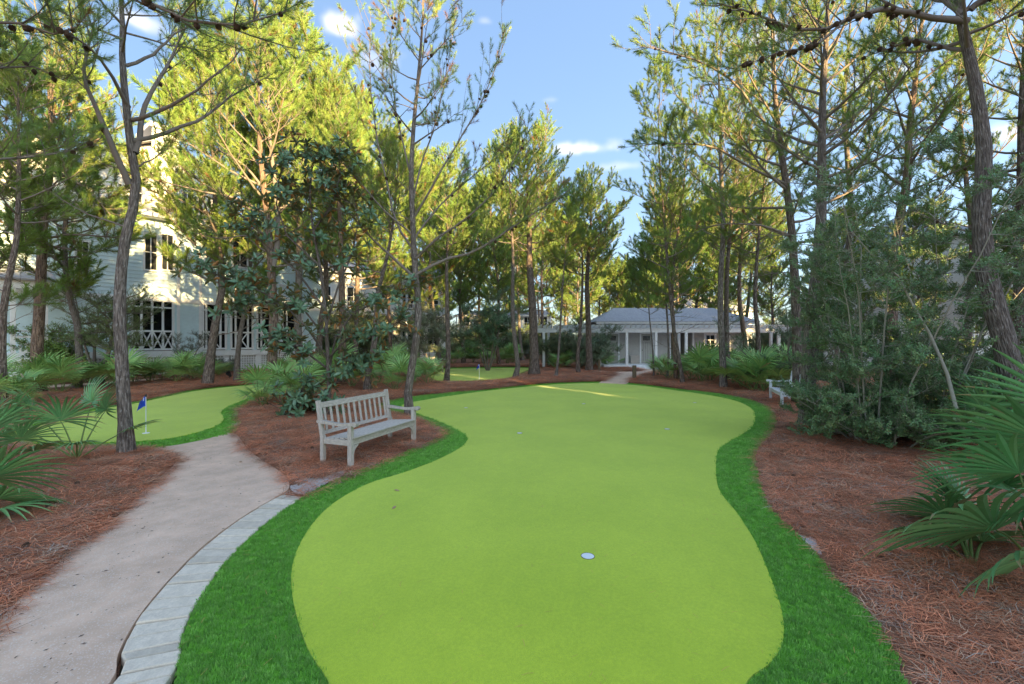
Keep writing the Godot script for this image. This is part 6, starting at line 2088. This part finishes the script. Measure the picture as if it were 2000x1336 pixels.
# a fan leaf whose stalk runs from the plant's heart to a given hub; the fan's axis has its own tilt and bearing
func fan_leaf(hub: Vector3, tilt: float, az: float, r: float, droop: float, roll: float, sd: int) -> ArrayMesh:
	rng.seed = sd
	var b := MB.new(); var st := MB.new()
	var fb := frond_basis(az, tilt, roll)
	var mid := hub * 0.55 + Vector3(0, 0.10, 0)
	var pts := []
	for i in 7:
		var t := i / 6.0
		pts.append((Vector3(0, -0.03, 0) * (1 - t) * (1 - t)) + mid * 2 * t * (1 - t) + hub * t * t)
	st.tube(pts, [0.013, 0.012, 0.011, 0.010, 0.009, 0.008, 0.006], 6)
	var nb := 23
	for i in nb:
		var f := (i + 0.5) / nb * 2.0 - 1.0
		var a := f * 2.15 + rng.randf_range(-0.035, 0.035)
		var L := r * (1.0 - 0.28 * f * f) * rng.randf_range(0.88, 1.05)
		var w := 0.0175 * (r / 0.55) * (1.0 - 0.2 * absf(f))
		var dir := Vector3(sin(a), cos(a), 0)
		var side := Vector3(cos(a), -sin(a), 0)
		var lift := 0.16 * cos(a * 0.7) + 0.06
		var bend := droop * rng.randf_range(0.05, 0.35) + (0.2 if rng.randf() < 0.05 else 0.0)
		var g := rng.randf_range(0.75, 1.2)
		var yel := rng.randf_range(0.85, 1.2)
		b.col = Color(0.17 * g * yel, 0.36 * g, 0.13 * g)
		if rng.randf() < 0.04: b.col = Color(0.42, 0.31, 0.17)
		var pr := []
		for k in 7:
			var t: float = k / 6.0
			var c := dir * L * t + Vector3(0, 0, lift * t * (1 - t) * 1.6 * r - bend * L * t * t * t)
			var ww: float = w * [0.14, 0.62, 0.95, 1.0, 0.82, 0.48, 0.02][k]
			pr.append([hub + fb * (c - side * ww + Vector3(0, 0, ww * 0.4)), hub + fb * c, hub + fb * (c + side * ww + Vector3(0, 0, ww * 0.4))])
		for k in 6:
			if k == 5 and rng.randf() < 0.4: b.col = Color(0.36, 0.28, 0.13)
			b.quad(pr[k][0], pr[k][1], pr[k + 1][1], pr[k + 1][0])
			b.quad(pr[k][1], pr[k][2], pr[k + 1][2], pr[k + 1][1])
	return st.mesh(M.petiole, b.mesh(M.palm))

func make_objects():
	# bench: seat corners traced; front rail from (681,859) to (812,819)
	var fl := Vector3(-2.29, 0, -6.18); var fr := Vector3(-1.71, 0, -7.81)
	var ax := (fr - fl).normalized()
	var back := Vector3(ax.z, 0, -ax.x)
	if back.x > 0: back = -back
	var c := (fl + fr) / 2 + back * 0.25
	c.y = 0.035
	bench("weathered grey teak bench with slatted back on the pine straw", "", c, atan2(-back.x, -back.z), M.weathered_teak)
	# white bench at the far rim of the green, half behind the holly
	var w0 := GG(1521, 797); 
	var wf := GG(1526, 797)
	var dirw := Vector3(-0.93, 0, -0.36)         # the way it faces
	var alongw := Vector3(-0.36, 0, 0.93)
	c = wf - dirw * 0.25 - alongw * 0.80
	c.y = 0.02
	bench("white painted bench half hidden behind the holly", "", c, atan2(dirw.x, dirw.z), M.white_bench_paint)
	c = GG(842, 729)
	c.y = 0.02
	bench("grey bench by the distant green, mostly behind palmetto fronds", "", c, 1.15, M.weathered_teak)
	golf_hole(G(1148, 1091) + Vector3(0, 0.021, 0), "white plugged hole cut in the wide end of the large green", "")
	for h in [[1015, 848], [1303, 840], [910, 798], [1140, 790], [1357, 788]]:
		golf_hole(G(h[0], h[1]) + Vector3(0, 0.021, 0), "small white plugged hole beyond the waist of the large green", "holes beyond the waist of the large green")
	flag(G(285, 848) + Vector3(0, 0.02, 0), "blue flag on a white pole on the green across the path", 0.74, 0.25)
	flag(G(936, 741) + Vector3(0, 0.02, 0), "blue flag on a white pole on the distant green", 0.74, 0.1)
	post(GG(1239, 742), "weathered round timber bollard standing in the shed path mulch", 0.66, 0.095)
	post(GG(1170, 725), "weathered timber bollard half behind palmetto by the shed path", 0.72, 0.09)
	spotlight_fixture(GG(448, 742))
	slatted_bin()
	# cones dropped on the straw
	rng.seed = 61
	for e in [[200, 905], [150, 960], [95, 1010], [290, 905], [560, 915], [610, 890], [745, 865], [1545, 940], [1590, 1000], [1560, 880], [60, 1080], [830, 775], [930, 752], [1120, 742]]:
		var g := GG(e[0], e[1])
		var t := thing("fallen_cone", "brown pine cone fallen on the pine straw", "pine cone", g + Vector3(0, 0.028, 0), "cones fallen on the pine straw")
		part(t, "scales", K.cone, Transform3D(Basis(Vector3.RIGHT, 1.5).rotated(Vector3.UP, rng.randf() * TAU).scaled(Vector3.ONE * rng.randf_range(0.8, 1.05)), Vector3.ZERO))
